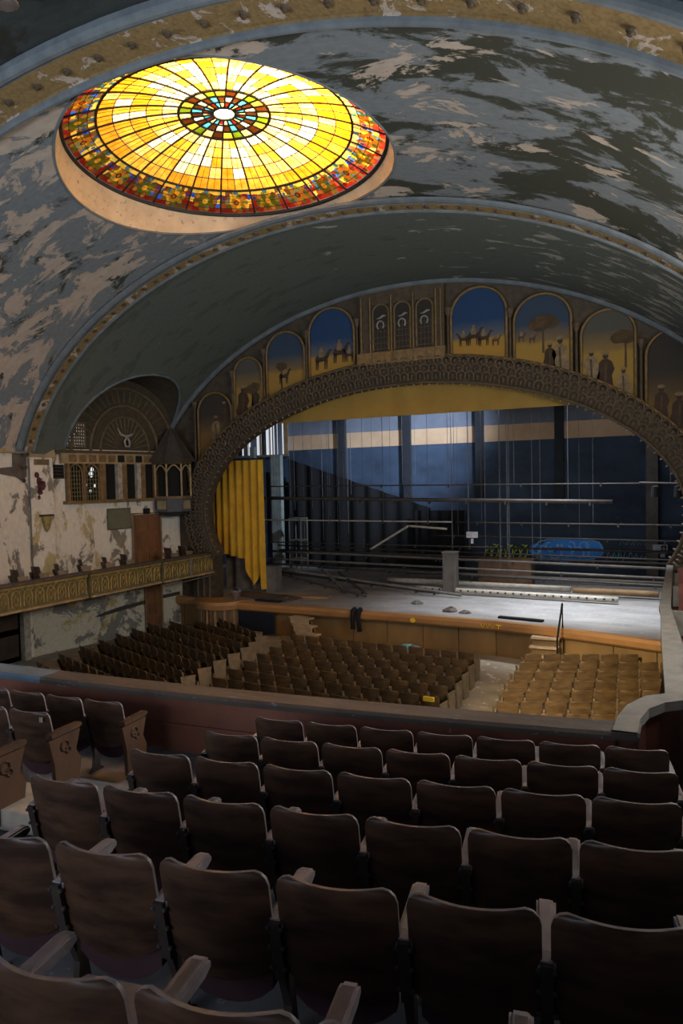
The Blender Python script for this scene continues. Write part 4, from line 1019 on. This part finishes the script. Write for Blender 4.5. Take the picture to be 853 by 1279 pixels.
# graffiti on the back wall
def blob(mb, x, z, rx, rz, y, rr, n=14):
    mb.prism([(x+rx*math.cos(2*PI*k/n)*rr.uniform(.92, 1.06), y, z+rz*math.sin(2*PI*k/n)*rr.uniform(.92, 1.06)) for k in range(n)], (0, .002, 0))
rr = random.Random(2); t = empty('blue_graffiti', (-5.3, 36.05, 1.9)); tag(t, 'bright blue bubble letter graffiti on the stage back wall', 'graffiti')
mb = MB()
for k, (x, z, rx, rz) in enumerate(((-6.75, 2.3, .35, .3), (-6.4, 2.15, .5, .42), (-5.9, 2.35, .6, .52), (-5.2, 2.3, .7, .5), (-4.7, 2.45, .5, .45), (-4.25, 2.4, .45, .42), (-3.9, 2.35, .32, .38), (-5.5, 1.95, .9, .25), (-4.6, 2.0, .7, .25), (-6.3, 1.9, .4, .2), (-5.4, 2.65, .8, .22), (-4.6, 2.7, .6, .2))):
    blob(mb, x, z, rx, rz, 36.04-.003*k, rr)
mb.build('fill', 'graffiti_blue', t)
for k, (x, z, r_) in enumerate(((-6.4, 2.2, .26), (-6.1, 2.45, .2), (-5.85, 2.2, .3), (-5.3, 2.25, .26), (-5.1, 2.5, .18), (-4.75, 2.2, .24), (-4.5, 2.5, .2), (-4.1, 2.15, .2), (-4.15, 2.55, .25), (-6.75, 2.3, .18))):
    mb = MB(); mb.tube([(x+r_*math.cos(a), 35.98, z+r_*1.1*math.sin(a)) for a in [R(30+k*50+i*28) for i in range(10)]], .035, 4); mb.build('letter_outline', 'graffiti_light', t)
mb = MB(); mb.tube([(-6.95, 35.98, 2.3), (-6.6, 35.98, 2.7), (-6.0, 35.98, 2.85), (-5.2, 35.98, 2.85), (-4.4, 35.98, 2.88), (-3.8, 35.98, 2.7), (-3.65, 35.98, 2.35)], .03, 4); mb.build('letter_outline', 'graffiti_light', t)
mb = MB()
for x in (-5.72, -5.52): mb.lathe([(0, 0), (.07, 0)], 8); mb.v[-16:] = [(x+v[0], 35.96, 2.52+v[1]) for v in mb.v[-16:]]
mb.build('white_dot', 'graffiti_white', t)
t = empty('green_graffiti', (-8.4, 36.05, 2.0)); tag(t, 'yellow-green looping graffiti tag left of the blue letters', 'graffiti')
for k in range(6):
    x = -9.3+k*.36; mb = MB(); mb.tube([(x+.05+.22*math.sin(a*1.0)+a*.03, 36.02, 2.1+.1*(k % 2)+.33*math.cos(a*.9)) for a in [i*.55 for i in range(13)]], .028, 4); mb.build('stroke', 'graffiti_green', t)
t = empty('teal_graffiti', (-2.7, 36.05, 1.9)); tag(t, 'thin teal and white graffiti scribble right of the blue letters', 'graffiti')
for k in range(8):
    x = -3.5+k*.24; mb = MB(); mb.tube([(x, 36.02, 1.95+rr.uniform(-.1, .1)), (x+.12, 36.02, 2.2+rr.uniform(-.1, .25)), (x+.2, 36.02, 1.95), (x+.35, 36.02, 2.1+rr.uniform(-.1, .2))], .024, 4); mb.build('stroke', 'graffiti_teal' if k % 3 else 'graffiti_white', t)
for k in range(4):
    x = -2.9+k*.3; mb = MB(); mb.tube([(x, 36.02, 2.6), (x+.1, 36.02, 2.85), (x+.2, 36.02, 2.6), (x+.28, 36.02, 2.75)], .016, 4); mb.build('stroke', 'graffiti_white', t)
# pale sculpture-like gilt fitting at the right edge of the stage
t = empty('gilt_urn', (-.2, 27.0, 1.2)); tag(t, 'gilt urn-shaped stage fitting at the right edge of the opening', 'urn')
mb = MB(); mb.lathe([(.35, 1.2), (.4, 1.4), (.2, 1.7), (.25, 2.2), (.5, 2.7), (.45, 3.1), (.2, 3.3), (.1, 3.6), (0, 3.7)], 14, (.0, 27.0, 0)); mb.build('body', 'gold_ornament', t, True)
# stage lamp on stand at right
t = empty('lamp_bar', (-.6, 26.5, 5.3)); tag(t, 'black stage lamp bar hanging by the right edge of the arch', 'lamp')
mb = MB(); mb.tube([(-1.5, 26.5, 5.6), (.6, 26.5, 5.5)], .04, 6); mb.build('bar', 'pipe_steel', t)
for x in (-1.0, -.3, .3):
    mb = MB(); mb.lathe([(.04, .1), (.13, .05), (.15, -.3), (.0, -.3)], 10, (x, 26.5, 5.4)); mb.build('lamp_head', 'void', t)

# steps from the house to the stage
def steps(name, x0, x1, yf, label, n=4, rail=False):
    t = empty(name, ((x0+x1)/2, yf, 0)); tag(t, label, 'steps')
    for k in range(n):
        h = 1.15*(k+1)/(n+1); y = yf+k*.26
        mb = MB(); mb.box(((x0+x1)/2, y, h-.02), (x1-x0, .32, .05)); mb.build('tread', 'step_wood', t)
        mb = MB(); mb.box(((x0+x1)/2, y+.1, (h-.045)/2), (x1-x0-.06, .08, h-.05)); mb.build('riser', 'stage_front', t)
    if rail:
        mb = MB(); mb.tube([(x1+.05, yf, .0), (x1+.05, yf+.02, 1.05), (x1+.05, yf+1.0, 1.95), (x1+.05, yf+1.05, 1.2)], .03, 6); mb.build('handrail', 'void', t)
steps('stage_steps', -4.4, -3.55, 21.75, 'wooden steps with black handrail up to the stage near right bank', rail=True)
def fallen_steps():
    t = empty('loose_steps', (-12.4, 22.5, 0)); tag(t, 'loose pale wooden steps leaning against the stage at left', 'steps')
    for k in range(4):
        mb = MB(); c_ = Vector((-12.8+.28*k, 22.98-.28*k, .9-.22*k)); mb.box(tuple(c_), (.95, .36, .05), rz=-.25); mb.build('tread', 'step_wood', t)
        mb = MB(); mb.box((c_.x, c_.y-.14, c_.z-.12), (.9, .04, .2), rz=-.25); mb.build('riser', 'step_wood', t)
    for s in (-1, 1):
        mb = MB(); o_ = Vector((math.cos(-.25), math.sin(-.25), 0))*s*.48
        mb.prism([Vector((-12.95, 23.1, .88))+o_, Vector((-11.9, 22.05, .18))+o_, Vector((-11.9, 22.05, .02))+o_, Vector((-12.95, 23.1, .02))+o_], (.04, 0, 0)); mb.build('stringer', 'stage_front', t)
fallen_steps()
# odds and ends around the stage
mb = MB(); mb.lathe([(0, 0), (.14, 0), (.19, .36), (.2, .37), (.18, .35)], 14, (-16.3, 23.95, 1.2)); bk = tag(mb.build('metal_bucket', 'bucket_metal', smooth=True), 'shiny metal bucket on the left corner of the stage', 'bucket')
mb = MB(); mb.tube([(-16.5+.2+.2*math.cos(PI*k/8), 23.95, 1.57+.16*math.sin(PI*k/8)) for k in range(9)], .01, 4); mb.build('handle', 'bucket_metal', bk)
t = empty('paint_bucket', (-8.5, 22.6, 0)); tag(t, 'teal and white bucket lying on its side below the stage', 'bucket')
mb = MB(); mb.tube([(-8.75, 22.6, .18), (-8.35, 22.55, .18)], [.15, .18], 14); mb.build('bucket_body', 'bucket_teal', t, True)
mb = MB(); mb.tube([(-8.35, 22.55, .18), (-8.1, 22.5, .17)], [.17, .15], 14); mb.build('bucket_rim', 'pendant', t, True)
t = empty('hanging_trousers', (-10.7, 23.2, .7)); tag(t, 'black trousers hung over the lip of the stage', 'clothing')
for dx, l in ((-.12, .62), (.1, .7)):
    mb = MB(); mb.tube([(-10.7+dx, 23.4, 1.26), (-10.7+dx, 23.22, 1.22), (-10.72+dx, 23.19, .95), (-10.68+dx*1.2, 23.2, 1.2-l)], [.09, .1, .085, .09], 8); mb.build('trouser_leg', 'black_cloth_and_shade', t, True)
mb = MB(); mb.lathe([(0, 0), (.1, 0)], 16); mb.v = [(-8.55+v[0], 23.2, 1.03+v[1]*.8) for v in mb.v]; tag(mb.build('yellow_paint_spot', 'yellow_paint'), 'round yellow paint spot on the stage lip', 'paint mark')
t = empty('yellow_lettering', (-5.8, 22.95, 1.0)); tag(t, 'yellow painted letters VVVT on the stage lip', 'lettering')
for k in range(4):
    x = -6.08+k*.17; y = 23.075-.018*k
    mb = MB()
    if k < 3: mb.tube([(x-.06, y, 1.09), (x, y, .97), (x+.06, y-.004, 1.09)], .016, 4)
    else: mb.tube([(x-.06, y, 1.09), (x+.12, y-.012, 1.09)], .016, 4); mb.tube([(x+.02, y-.003, 1.09), (x+.02, y-.003, .97)], .016, 4)
    mb.build('letter', 'yellow_paint', t)
rr = random.Random(21)
def rubble(name, x, y, z, s, m, lab):
    mb = MB(); mb.lathe([(0, .0), (s, .0), (s*.85, s*.2), (s*.4, s*.42), (0, s*.5)], 9, (x, y, z)); mb.v = [(p[0]+rr.uniform(-.15, .15)*s, p[1]+rr.uniform(-.15, .15)*s, max(z, p[2]+rr.uniform(-.1, .1)*s)) for p in mb.v]
    tag(mb.build(name, m), lab, 'debris')
rubble('rubble_heap', -7.6, 24.4, 1.2, .3, 'ledge_wood', 'small dark heap of rags on the stage near centre')
rubble('rubble_heap', -7.0, 24.2, 1.2, .22, 'ledge_wood', 'low dark scrap beside the rag heap on the stage')
rubble('rubble_heap', -14.4, 24.6, 1.2, .3, 'damp_dark', 'small dark scrap of cloth at the front of stage left')
rubble('rubble_heap', -9.2, 25.5, 1.2, .25, 'post_grey', 'grey scrap lying on the bare stage floor')
mb = MB(); mb.box((-14.9, 24.1, 1.24), (1.2, .16, .06), rz=-.08); tag(mb.build('black_plank', 'void'), 'short black plank lying along the stage lip at left', 'plank')
mb = MB(); mb.box((-4.95, 23.6, 1.24), (1.5, .2, .06), rz=-.16); tag(mb.build('black_plank', 'void'), 'short black plank on the stage beside the handrail', 'plank')
for i, (x, y, rz_, l) in enumerate(((-15.6, 25.0, -.25, 3.2), (-14.0, 25.4, .1, 2.2))):
    mb = MB(); mb.box((x, y, 1.25), (l, .9 if i == 0 else .4, .08), rz=rz_); tag(mb.build('fallen_board', 'ledge_wood' if i == 0 else 'cardboard'), ('wide dark board lying flat before the yellow curtain', 'narrow brown board lying on the stage at left')[i], 'board')
for i, (x, y, dx, h, lab) in enumerate(((-14.6, 22.3, .7, .35, 'dented cardboard box on the floor below stage left'), (-15.0, 21.8, .5, .3, 'small cardboard box in the left aisle'), (-14.2, 21.6, .45, .22, 'flattened cardboard box beside the loose steps'))):
    t = empty('cardboard_box', (x, y, 0)); tag(t, lab, 'box'); mb = MB(); mb.box((x, y, h/2), (dx, dx*.8, h), rz=.3*i); mb.build('carton', 'cardboard', t)
    mb = MB(); mb.box((x+dx*.45, y-.1, h), (dx*.4, dx*.7, .02), rz=.3*i); mb.build('flap', 'cardboard', t)

# ------------------------------------------------------------------ orchestra floor and far shell
mb = MB(); mb.box((-9, 15.3, -.05), (24, 18.2, .1)); struct(mb.build('floor', 'house_floor'), 'dusty pale orchestra floor with wide aisles')
mb = MB(); mb.grid(lambda u, v: Vector((2.7+.9*(1-u), -4+28.4*u, 9*v)), 8, 6); struct(mb.build('wall_right', 'wall_plaster'), 'side wall right of the boxes')

# ------------------------------------------------------------------ seats
def back_surface(mb, w_, z0, z1, nx, nz, th, mi=0, tilt=.2, curve=.035, rim=None):
    r = .058
    def hw(z):
        h = w_/2*(1.0 if z > .58 else .985)
        if z > z1-r: h = h-r+math.sqrt(max(0, r*r-(z-(z1-r))**2))
        return h
    fr = [0]; 
    zs = [z0+(z1-r-z0)*j/(nz-3) for j in range(nz-2)]+[z1-r*.45, z1-r*.12, z1]
    k = len(mb.v); nzz = len(zs)
    for side in (0, 1):
        for j, z in enumerate(zs):
            for i in range(nx+1):
                u = -1+2*i/nx; x = u*hw(z)
                zz = z
                if j < 3: zz = z+(.075*u*u if z0 < .5 else 0)*(1-j/3)
                y = tilt*(z1-zz)+curve*u*u+(th if side else 0)
                mb.v.append((x, y, zz))
    m = nx+1
    for side in (0, 1):
        for j in range(nzz-1):
            for i in range(nx):
                a = k+side*nzz*m+j*m+i; q = (a, a+1, a+m+1, a+m); mb.f.append(q if not side else q[::-1]); mb.m.append(mi)
    loop = [i for i in range(nx+1)]+[j*m+nx for j in range(1, nzz)]+[(nzz-1)*m+i for i in range(nx-1, -1, -1)]+[j*m for j in range(nzz-2, 0, -1)]
    L = len(loop)
    for q in range(L):
        a, b = loop[q], loop[(q+1) % L]; mb.f.append((k+a, k+nzz*m+a, k+nzz*m+b, k+b)); mb.m.append(rim if rim is not None else mi)
def cushion(mb, w_, z0, z1, y0, th, n=8):
    pts = []
    for i in range(n+1):
        u = -1+2*i/n; pts.append((u*w_/2, z0+.09*abs(u)**2.5))
    pts += [(w_/2, z1), (-w_/2, z1)]
    mb.prism([(x, y0+.12*(z1-z)*-.2, z) for x, z in pts], (0, th, 0))
PIT = .53
mb = MB(); back_surface(mb, .497, .33, .85, 10, 9, .016, 0, rim=1, curve=.05); BK = mb.mesh('backrest', ['seat_back', 'seat_edge_highlight'], True); BK.set_sharp_from_angle(angle=R(42))
mb = MB(); cushion(mb, .43, .20, .60, .17, .06); CU = mb.mesh('seat_cushion', 'plum_cushion')
def std_mesh(wood=False):
    mb = MB()
    if wood:
        mb.prism([(0, .08, .06), (0, .36, .02), (0, .40, .30), (0, .34, .42), (0, .40, .60), (0, .0, .60), (0, .06, .36)], (.045, 0, 0)); return mb.mesh('end_panel', 'end_wood')
    mb.prism([(-.016, .12, .0), (-.016, .34, .0), (-.016, .28, .05), (-.016, .24, .30), (-.016, .34, .58), (-.016, .10, .60), (-.016, .14, .36), (-.016, .2, .2), (-.016, .18, .05)], (.032, 0, 0))
    mb.box((0, .105, .50), (.045, .02, .28), M=Matrix.Rotation(.2, 3, 'X'))
    return mb.mesh('standard', 'iron')
ST = std_mesh(); SW = std_mesh(True)
def arm_mesh(wd, m):
    mb = MB(); pr = [(-.0, .0), (.05, .0), (.36, -.0), (.40, .02), (.40, .045), (.37, .055), (.05, .055), (0, .045)]
    mb.prism([(-wd/2+.012, y, z+.60) for y, z in pr], (wd-.024, 0, 0)); mb.prism([(-wd/2, y*.97+.006, z*.75+.607) for y, z in pr], (wd, 0, 0)); return mb.mesh('armrest', m)
AR = arm_mesh(.066, 'arm_wood'); AW = arm_mesh(.075, 'end_wood')
mb = MB()
for x in (-.028, .028):
    for z in (.42, .52, .61): mb.lathe([(.012, 0), (.009, .008), (0, .01)], 6, (x, z, 0)); 
mb.v = [(p[0], .2*(.85-p[1])+.028-p[2], p[1]) for p in mb.v]; BO = mb.mesh('bolts', 'bolt')
def make_seat():
    t = empty('theatre_seat', (0, 0, 0))
    obj('backrest', BK, t); obj('seat_cushion', CU, t); obj('standard', ST, t, (PIT/2, 0, 0)); obj('armrest', AR, t, (PIT/2, .085, 0)); b_ = obj('bolts', BO, t, (PIT/2, 0, 0)); b_['kind'] = 'stuff'
    return t
proto = make_seat(); first = [True]
def place(loc, rz, label, group):
    if first[0]: t = proto; first[0] = False
    else: t = copy_tree(proto)
    t.location = loc; t.rotation_euler = (0, 0, rz); t['label'] = label; t['category'] = 'seat'; t['group'] = group
    return t
def yrow(k, X): return 5.49-.925*(5-k)+.0115*(X+8.5)**2
def arow(X): return math.atan(.023*(X+8.5))
def zfloor(k): return E_-(1.56+.171*(k-1))-.85
rowname = {5: 'front balcony row by the rail', 4: 'second balcony row from the rail', 3: 'third balcony row from the rail', 2: 'fourth balcony row from the rail', 1: 'fifth balcony row from the rail', 0: 'nearest balcony row at the bottom'}
rows = {5: (-3.76, 7), 4: (-3.68, 8), 3: (-3.65, 8), 2: (-3.6, 8), 1: (-3.05, 7), 0: (-1.91, 5)}
for k, (x0, n) in rows.items():
    X = x0
    for i in range(n):
        a = arow(X); cxs = X+.24*math.cos(a); cys = yrow(k, X)+.24*math.sin(a)
        s = place((cxs, cys, zfloor(k)), a+random.uniform(-.012, .012), 'dark plywood seat, %s from left in %s' % (ORD[i], rowname[k]), 'balcony seats in the main bank')
        if i == 0:
            obj('standard', ST, s, (-PIT/2, 0, 0)); obj('armrest', AR, s, (-PIT/2, .085, 0)); obj('bolts', BO, s, (-PIT/2, 0, 0))['kind'] = 'stuff'
        X += PIT*math.cos(a)
# left bank beyond the aisle
lefts = {5: (-5.80, 5), 4: (-5.81, 3), 3: (-5.50, 1)}
for k, (x0, n) in lefts.items():
    X = x0
    for i in range(n):
        a = arow(X); cxs = X+.24*math.cos(a); cys = yrow(k, X)+.24*math.sin(a)
        s = place((cxs, cys, zfloor(k)), a+random.uniform(-.02, .02), 'dark plywood seat across the aisle, %s from aisle in %s' % (ORD[i], rowname[k]), 'balcony seats across the aisle')
        if i == 0:
            for ch in list(s.children):
                if ch.name.startswith(('standard', 'armrest', 'bolts')): bpy.data.objects.remove(ch)
            obj('end_panel', SW, s, (PIT/2-.02, .0, 0)); obj('armrest', AW, s, (PIT/2, .02, .01))
            for yy, zz, r_ in ((.19, .50, .05), (.23, .45, .03)):
                mb = MB(); mb.tube([(.048, yy+r_*math.cos(q*PI/4), zz+r_*math.sin(q*PI/4)) for q in range(8)], .012, 4, closed=True); obj('carved_scroll', mb.mesh('carved_scroll', 'end_wood'), s, (PIT/2-.02, 0, 0))
            if k == 4:
                mb = MB(); mb.box((.19, -.006, .79), (.035, .006, .045)); obj('number_plate', mb.mesh('number_plate', 'emblem_white'), s, (0, .02, 0))
        X -= PIT*math.cos(a)

# folded-down seat pan in the nearest row
mb = MB(); mb.prism([(-.21, .08, .43), (.21, .08, .43), (.225, .44, .46), (.2, .49, .46), (-.2, .49, .46), (-.225, .44, .46)], (0, 0, .035)); 
near = [o for o in bpy.data.objects if o.get('label', '').startswith('dark plywood seat, first from left in nearest')][0]
for ch in list(near.children):
    if ch.name.startswith('seat_cushion'): bpy.data.objects.remove(ch)
obj('lowered_seat', mb.mesh('lowered_seat', 'arm_wood'), near)

# balcony floor in steps
for k in range(-2, 6):
    mb = MB(); n = 40; z = zfloor(k); zl = zfloor(k+1) if k < 5 else z-1.2
    for i in range(n+1):
        X = -15+17.9*i/n; f_ = yrow(k+1, X)-.32 if k < 5 else 6.62+.0095*(X+8.5)**2; b_ = yrow(k, X)-.32
        mb.v += [(X, b_, z), (X, f_, z), (X, f_, zl-.02), (X, b_, zl-.02)]
    for i in range(n):
        q = i*4; mb.f += [(q, q+4, q+5, q+1), (q+1, q+5, q+6, q+2)]; mb.m += [0, 0]
    struct(mb.build('floor_step', 'balcony_concrete'), 'stepped concrete balcony floor')
# parapet and rail
def yrail(X): return 6.5+.0095*(X+8.5)**2
par = empty('balcony_parapet', (-5, 6.6, zfloor(5))); tag(par, 'red-brown balcony parapet with flat worn wooden rail', 'parapet')
mb = MB(); n = 40; X0, X1 = -15, -.43
for i in range(n+1):
    X = X0+(X1-X0)*i/n; y = yrail(X)
    mb.v += [(X, y, zfloor(5)-.3), (X, y, 3.42), (X, y+.2, 3.42), (X, y+.2, 1.6)]
for i in range(n):
    for j in range(3): q = i*4+j; mb.f.append((q, q+1, q+5, q+4)); mb.m.append(0)
mb.build('parapet_wall', 'parapet_red', par)
def railpiece(name, xa, xb, m):
    mb = MB(); n = 24; pr = [(-.10, 3.40), (-.11, 3.45), (-.08, 3.48), (.24, 3.48), (.27, 3.45), (.26, 3.40)]
    for i in range(n+1):
        X = xa+(xb-xa)*i/n; y = yrail(X)
        for dy, z in pr: mb.v.append((X, y+dy, z))
    for i in range(n):
        for j in range(5): q = i*6+j; mb.f.append((q, q+1, q+7, q+6)); mb.m.append(0)
    mb.build(name, m, par)
railpiece('rail_cap', -7.35, -.40, 'rail_wood'); railpiece('blue_rail_cap', -15, -7.35, 'rail_blue')
mb = MB(); 
for i in range(41):
    X = -15+14.57*i/40; mb.v += [(X, yrail(X)-.03, 3.05), (X, yrail(X)-.03, 3.09), (X, yrail(X), 3.09)]
for i in range(40):
    for j in range(2): q = i*3+j; mb.f.append((q, q+1, q+4, q+3)); mb.m.append(0)
mb.build('parapet_moulding', 'parapet_red', par)

# curved stone ledge and boxes on the right
t = empty('curved_box_parapet', (-.4, 7.6, 2.0)); tag(t, 'curved grey stone-topped parapet joining balcony rail to right box', 'parapet')
outer = [(-.64, 7.0), (-.63, 7.42), (-.57, 7.84), (-.42, 8.22), (-.2, 8.42), (.1, 8.52), (2.4, 8.55)]
inner = [(-.42, 7.0), (-.42, 7.42), (-.36, 7.78), (-.22, 8.05), (-.05, 8.2), (.15, 8.27), (2.4, 8.3)]
mb = MB(); L_ = len(outer)
for (a, b), (c_, d) in zip(outer, inner): mb.v += [(a, b, 3.50), (c_, d, 3.50), (c_, d, 3.40), (a, b, 3.40)]
for i in range(L_-1):
    for j in range(4): q = i*4; mb.f.append((q+j, q+(j+1) % 4, q+4+(j+1) % 4, q+4+j)); mb.m.append(0)
mb.build('stone_cap', 'stone_ledge', t)
mb = MB()
for (a, b), (c_, d) in zip(outer, inner): mb.v += [(a+.03, b-.02, 3.41), (a+.03, b-.02, 1.8), (c_-.03, d+.02, 1.8), (c_-.03, d+.02, 3.41)]
for i in range(L_-1):
    for j in range(4): q = i*4; mb.f.append((q+j, q+(j+1) % 4, q+4+(j+1) % 4, q+4+j)); mb.m.append(0)
mb.build('parapet_wall', 'box_wine', t)
t = empty('right_box_ledge', (-.4, 16, 2.2)); tag(t, 'broad grey ledge of the right-hand boxes running to the stage', 'box front')
op = [(-.24, 9.2), (-.40, 12.83), (-.52, 15.9), (-.56, 16.4), (-.58, 21.5), (-.6, 23.9)]
ip_ = [(.02, 9.2), (-.08, 12.83), (-.30, 15.9), (-.33, 16.4), (-.40, 21.5), (-.42, 23.9)]
mb = MB()
for (a, b), (c_, d) in zip(op, ip_): mb.v += [(a, b, 3.09), (c_, d, 3.09), (c_, d, 3.0), (a, b, 3.0)]
for i in range(len(op)-1):
    for j in range(4): q = i*4; mb.f.append((q+j, q+(j+1) % 4, q+4+(j+1) % 4, q+4+j)); mb.m.append(0)
mb.build('ledge_cap', 'stone_ledge', t)
mb = MB()
for (a, b), (c_, d) in zip(op, ip_): mb.v += [(a+.03, b, 3.02), (a+.03, b, 2.2), (c_-.03, d, 2.2), (c_-.03, d, 3.02)]
for i in range(len(op)-1):
    for j in range(4): q = i*4; mb.f.append((q+j, q+(j+1) % 4, q+4+(j+1) % 4, q+4+j)); mb.m.append(0)
mb.build('gilded_front', 'gold_ornament', t)
for y in (13.0, 16.2, 19.8, 22.4):
    mb = MB(); mb.box((.95, y, 2.8), (2.6, .14, .5)); mb.build('partition', 'stone_ledge', t)
mb = MB(); mb.box((1.1, 16.6, 2.4), (3.0, 15.2, .2)); struct(mb.build('floor_box', 'box_wine'), 'floor of the right boxes')
for i, (x, y) in enumerate(((.05, 11.6), (-.08, 14.6), (-.2, 17.9), (-.25, 21.0))):
    t = empty('box_chair', (x+.25, y, 2.5)); tag(t, 'reddish wooden chair in the %s box from the balcony on the right' % ORD[i], 'chair', 'chairs in the right boxes')
    mb = MB(); mb.box((x+.25, y, 2.8), (.5, .5, .06)); mb.build('seat', 'red_seat', t)
    mb = MB(); mb.box((x+.25, y-.26, 3.1), (.5, .05, .62)); mb.build('backrest', 'red_seat', t)
    for sx in (-.2, .2):
        for sy in (-.2, .2): mb = MB(); mb.box((x+.25+sx, y+sy, 2.64), (.05, .05, .28)); mb.build('leg', 'red_seat', t)

# ---- orchestra seats
mb = MB(); back_surface(mb, .475, .47, .85, 6, 7, .02, 0); OB = mb.mesh('backrest', 'orch_back', True); OB.set_sharp_from_angle(angle=R(42))
mb = MB(); cushion(mb, .43, .24, .60, .16, .07, 4); OC = mb.mesh('seat_cushion', 'orch_seat')
mb = MB(); mb.prism([(-.02, .10, .0), (-.02, .32, .0), (-.02, .26, .06), (-.02, .36, .58), (-.02, .36, .63), (-.02, .02, .65), (-.02, .02, .60), (-.02, .16, .2)], (.04, 0, 0)); OS = mb.mesh('standard', 'orch_arm')
oproto = empty('orchestra_seat', (0, 0, 0)); obj('backrest', OB, oproto); obj('seat_cushion', OC, oproto); obj('standard', OS, oproto, (PIT/2, 0, 0))
ofirst = [True]
def oplace(loc, rz, label, group):
    if ofirst[0]: t = oproto; ofirst[0] = False
    else: t = copy_tree(oproto)
    t.location = loc; t.rotation_euler = (0, 0, rz); t['label'] = label; t['category'] = 'seat'; t['group'] = group
    return t
def bank(rowlist, nm, maxn=None, end_side=None, ordname=ORD):
    for r_, (xa, ya, xb, yb) in enumerate(rowlist):
        A, B = Vector((xa, ya)), Vector((xb, yb)); L = (B-A).length; n = int(round(L/PIT)); d = (B-A)/n; a = math.atan2(d.y, d.x)
        for i in range(n):
            p = A+d*(i+.5)
            s = oplace((p.x, p.y, 0), a+random.uniform(-.02, .02), 'brown wooden seat, %s from left, %s row from stage, %s' % (ORD[i], ORD[r_], nm), nm+' seats')
            if i == 0: obj('standard', OS, s, (-PIT/2, 0, 0))
            if (i == 0 and end_side == 'L') or (i == n-1 and end_side == 'R'):
                obj('end_panel', OE, s, ((-PIT/2-.03) if i == 0 else (PIT/2), 0, 0))
mb = MB(); mb.prism([(0, .05, 0), (0, .40, 0), (0, .42, .6), (0, .44, .66), (0, -.02, .68), (0, .02, .4)], (.04, 0, 0)); OE = mb.mesh('end_panel', 'orch_arm')
bank([(-11.85+.105*j, 20.5-.885*j, -5.56+.077*j, 20.08-.88*j) for j in range(8)], 'centre bank', end_side='R')
lr = [(-17.07, 14.73, -12.05, 12.7), (-17.28, 15.73, -12.15, 13.65), (-17.5, 16.78, -12.26, 14.59), (-17.6, 17.7, -12.36, 15.42), (-17.75, 18.65, -12.47, 16.3), (-17.86, 19.55, -12.57, 17.18), (-17.95, 20.5, -12.65, 18.03), (-17.42, 21.1, -12.75, 18.88), (-16.6, 21.55, -12.95, 19.65), (-16.04, 22.2, -13.16, 20.4)]
bank(lr[::-1], 'left bank', end_side='R')
rl = [(-4.21, 20.45, 6), (-4.16, 19.5, 8), (-4.10, 18.56, 8), (-4.04, 17.61, 8), (-3.97, 16.76, 8), (-3.9, 15.85, 8), (-3.84, 14.95, 8)]
sl = math.atan(.37)
bank([(x, y, x+n*PIT*math.cos(sl), y+n*PIT*math.sin(sl)) for x, y, n in rl], 'right bank', end_side='L')
# yellow rag over one seat back in the centre bank
mb = MB(); mb.box((-5.40, 15.62, .80), (.26, .06, .1), rz=-.06); tag(mb.build('yellow_rag', 'yellow_paint'), 'yellow cloth draped over an aisle seat of the centre bank', 'cloth')
# seats in the gilded box on the left
for i, (y, x) in enumerate(((15.1, -18.3), (15.93, -18.35), (16.7, -18.3), (17.9, -18.5), (18.8, -18.3), (19.75, -18.3), (22.2, -18.3), (23.1, -18.3))):
    s = oplace((x, y, 2.58), R(-20)+random.uniform(-.2, .2), 'dark seat in the gilded left box, %s counted from the balcony' % ORD[i], 'seats in the left box')
    for ch in s.children:
        if ch.name.startswith('backrest'):
            me = BK; ch.data = me
# debris in the aisle and the lamp under the near vault
mb = MB(); mb.box((-5.05, 4.15, zfloor(3)+.10), (.9, .5, .16), rz=.1); tag(mb.build('plaster_slab', 'plaster_rubble'), 'pale slab of fallen plaster on the balcony aisle step', 'debris')
for i, (x, y, k, s) in enumerate(((-4.35, 4.9, 4, .16), (-4.6, 5.0, 4, .11), (-4.2, 5.2, 4, .1), (-5.0, 5.9, 5, .08), (-4.4, 6.1, 5, .1))):
    rubble('plaster_lump', x, y, zfloor(k), s, 'plaster_rubble', 'fallen plaster lump in the balcony aisle, %s from the camera' % ORD[i])
t = empty('ceiling_lamp', (-9.0, 7.9, E_+7.35)); tag(t, 'silver reflector lamp fixed to the vault at the upper left corner', 'lamp')
mb = MB(); mb.lathe([(.02, .35), (.08, .3), (.10, .15), (.22, .0), (.2, -.02), (.0, .06)], 14, (-9.25, 7.9, E_+7.3)); mb.build('reflector', 'metal_lamp', t, True)
mb = MB(); mb.tube([(-9.25, 7.9, E_+7.6), (-9.25, 7.9, E_+8.1)], .03, 6); mb.build('stem', 'pipe_steel', t)
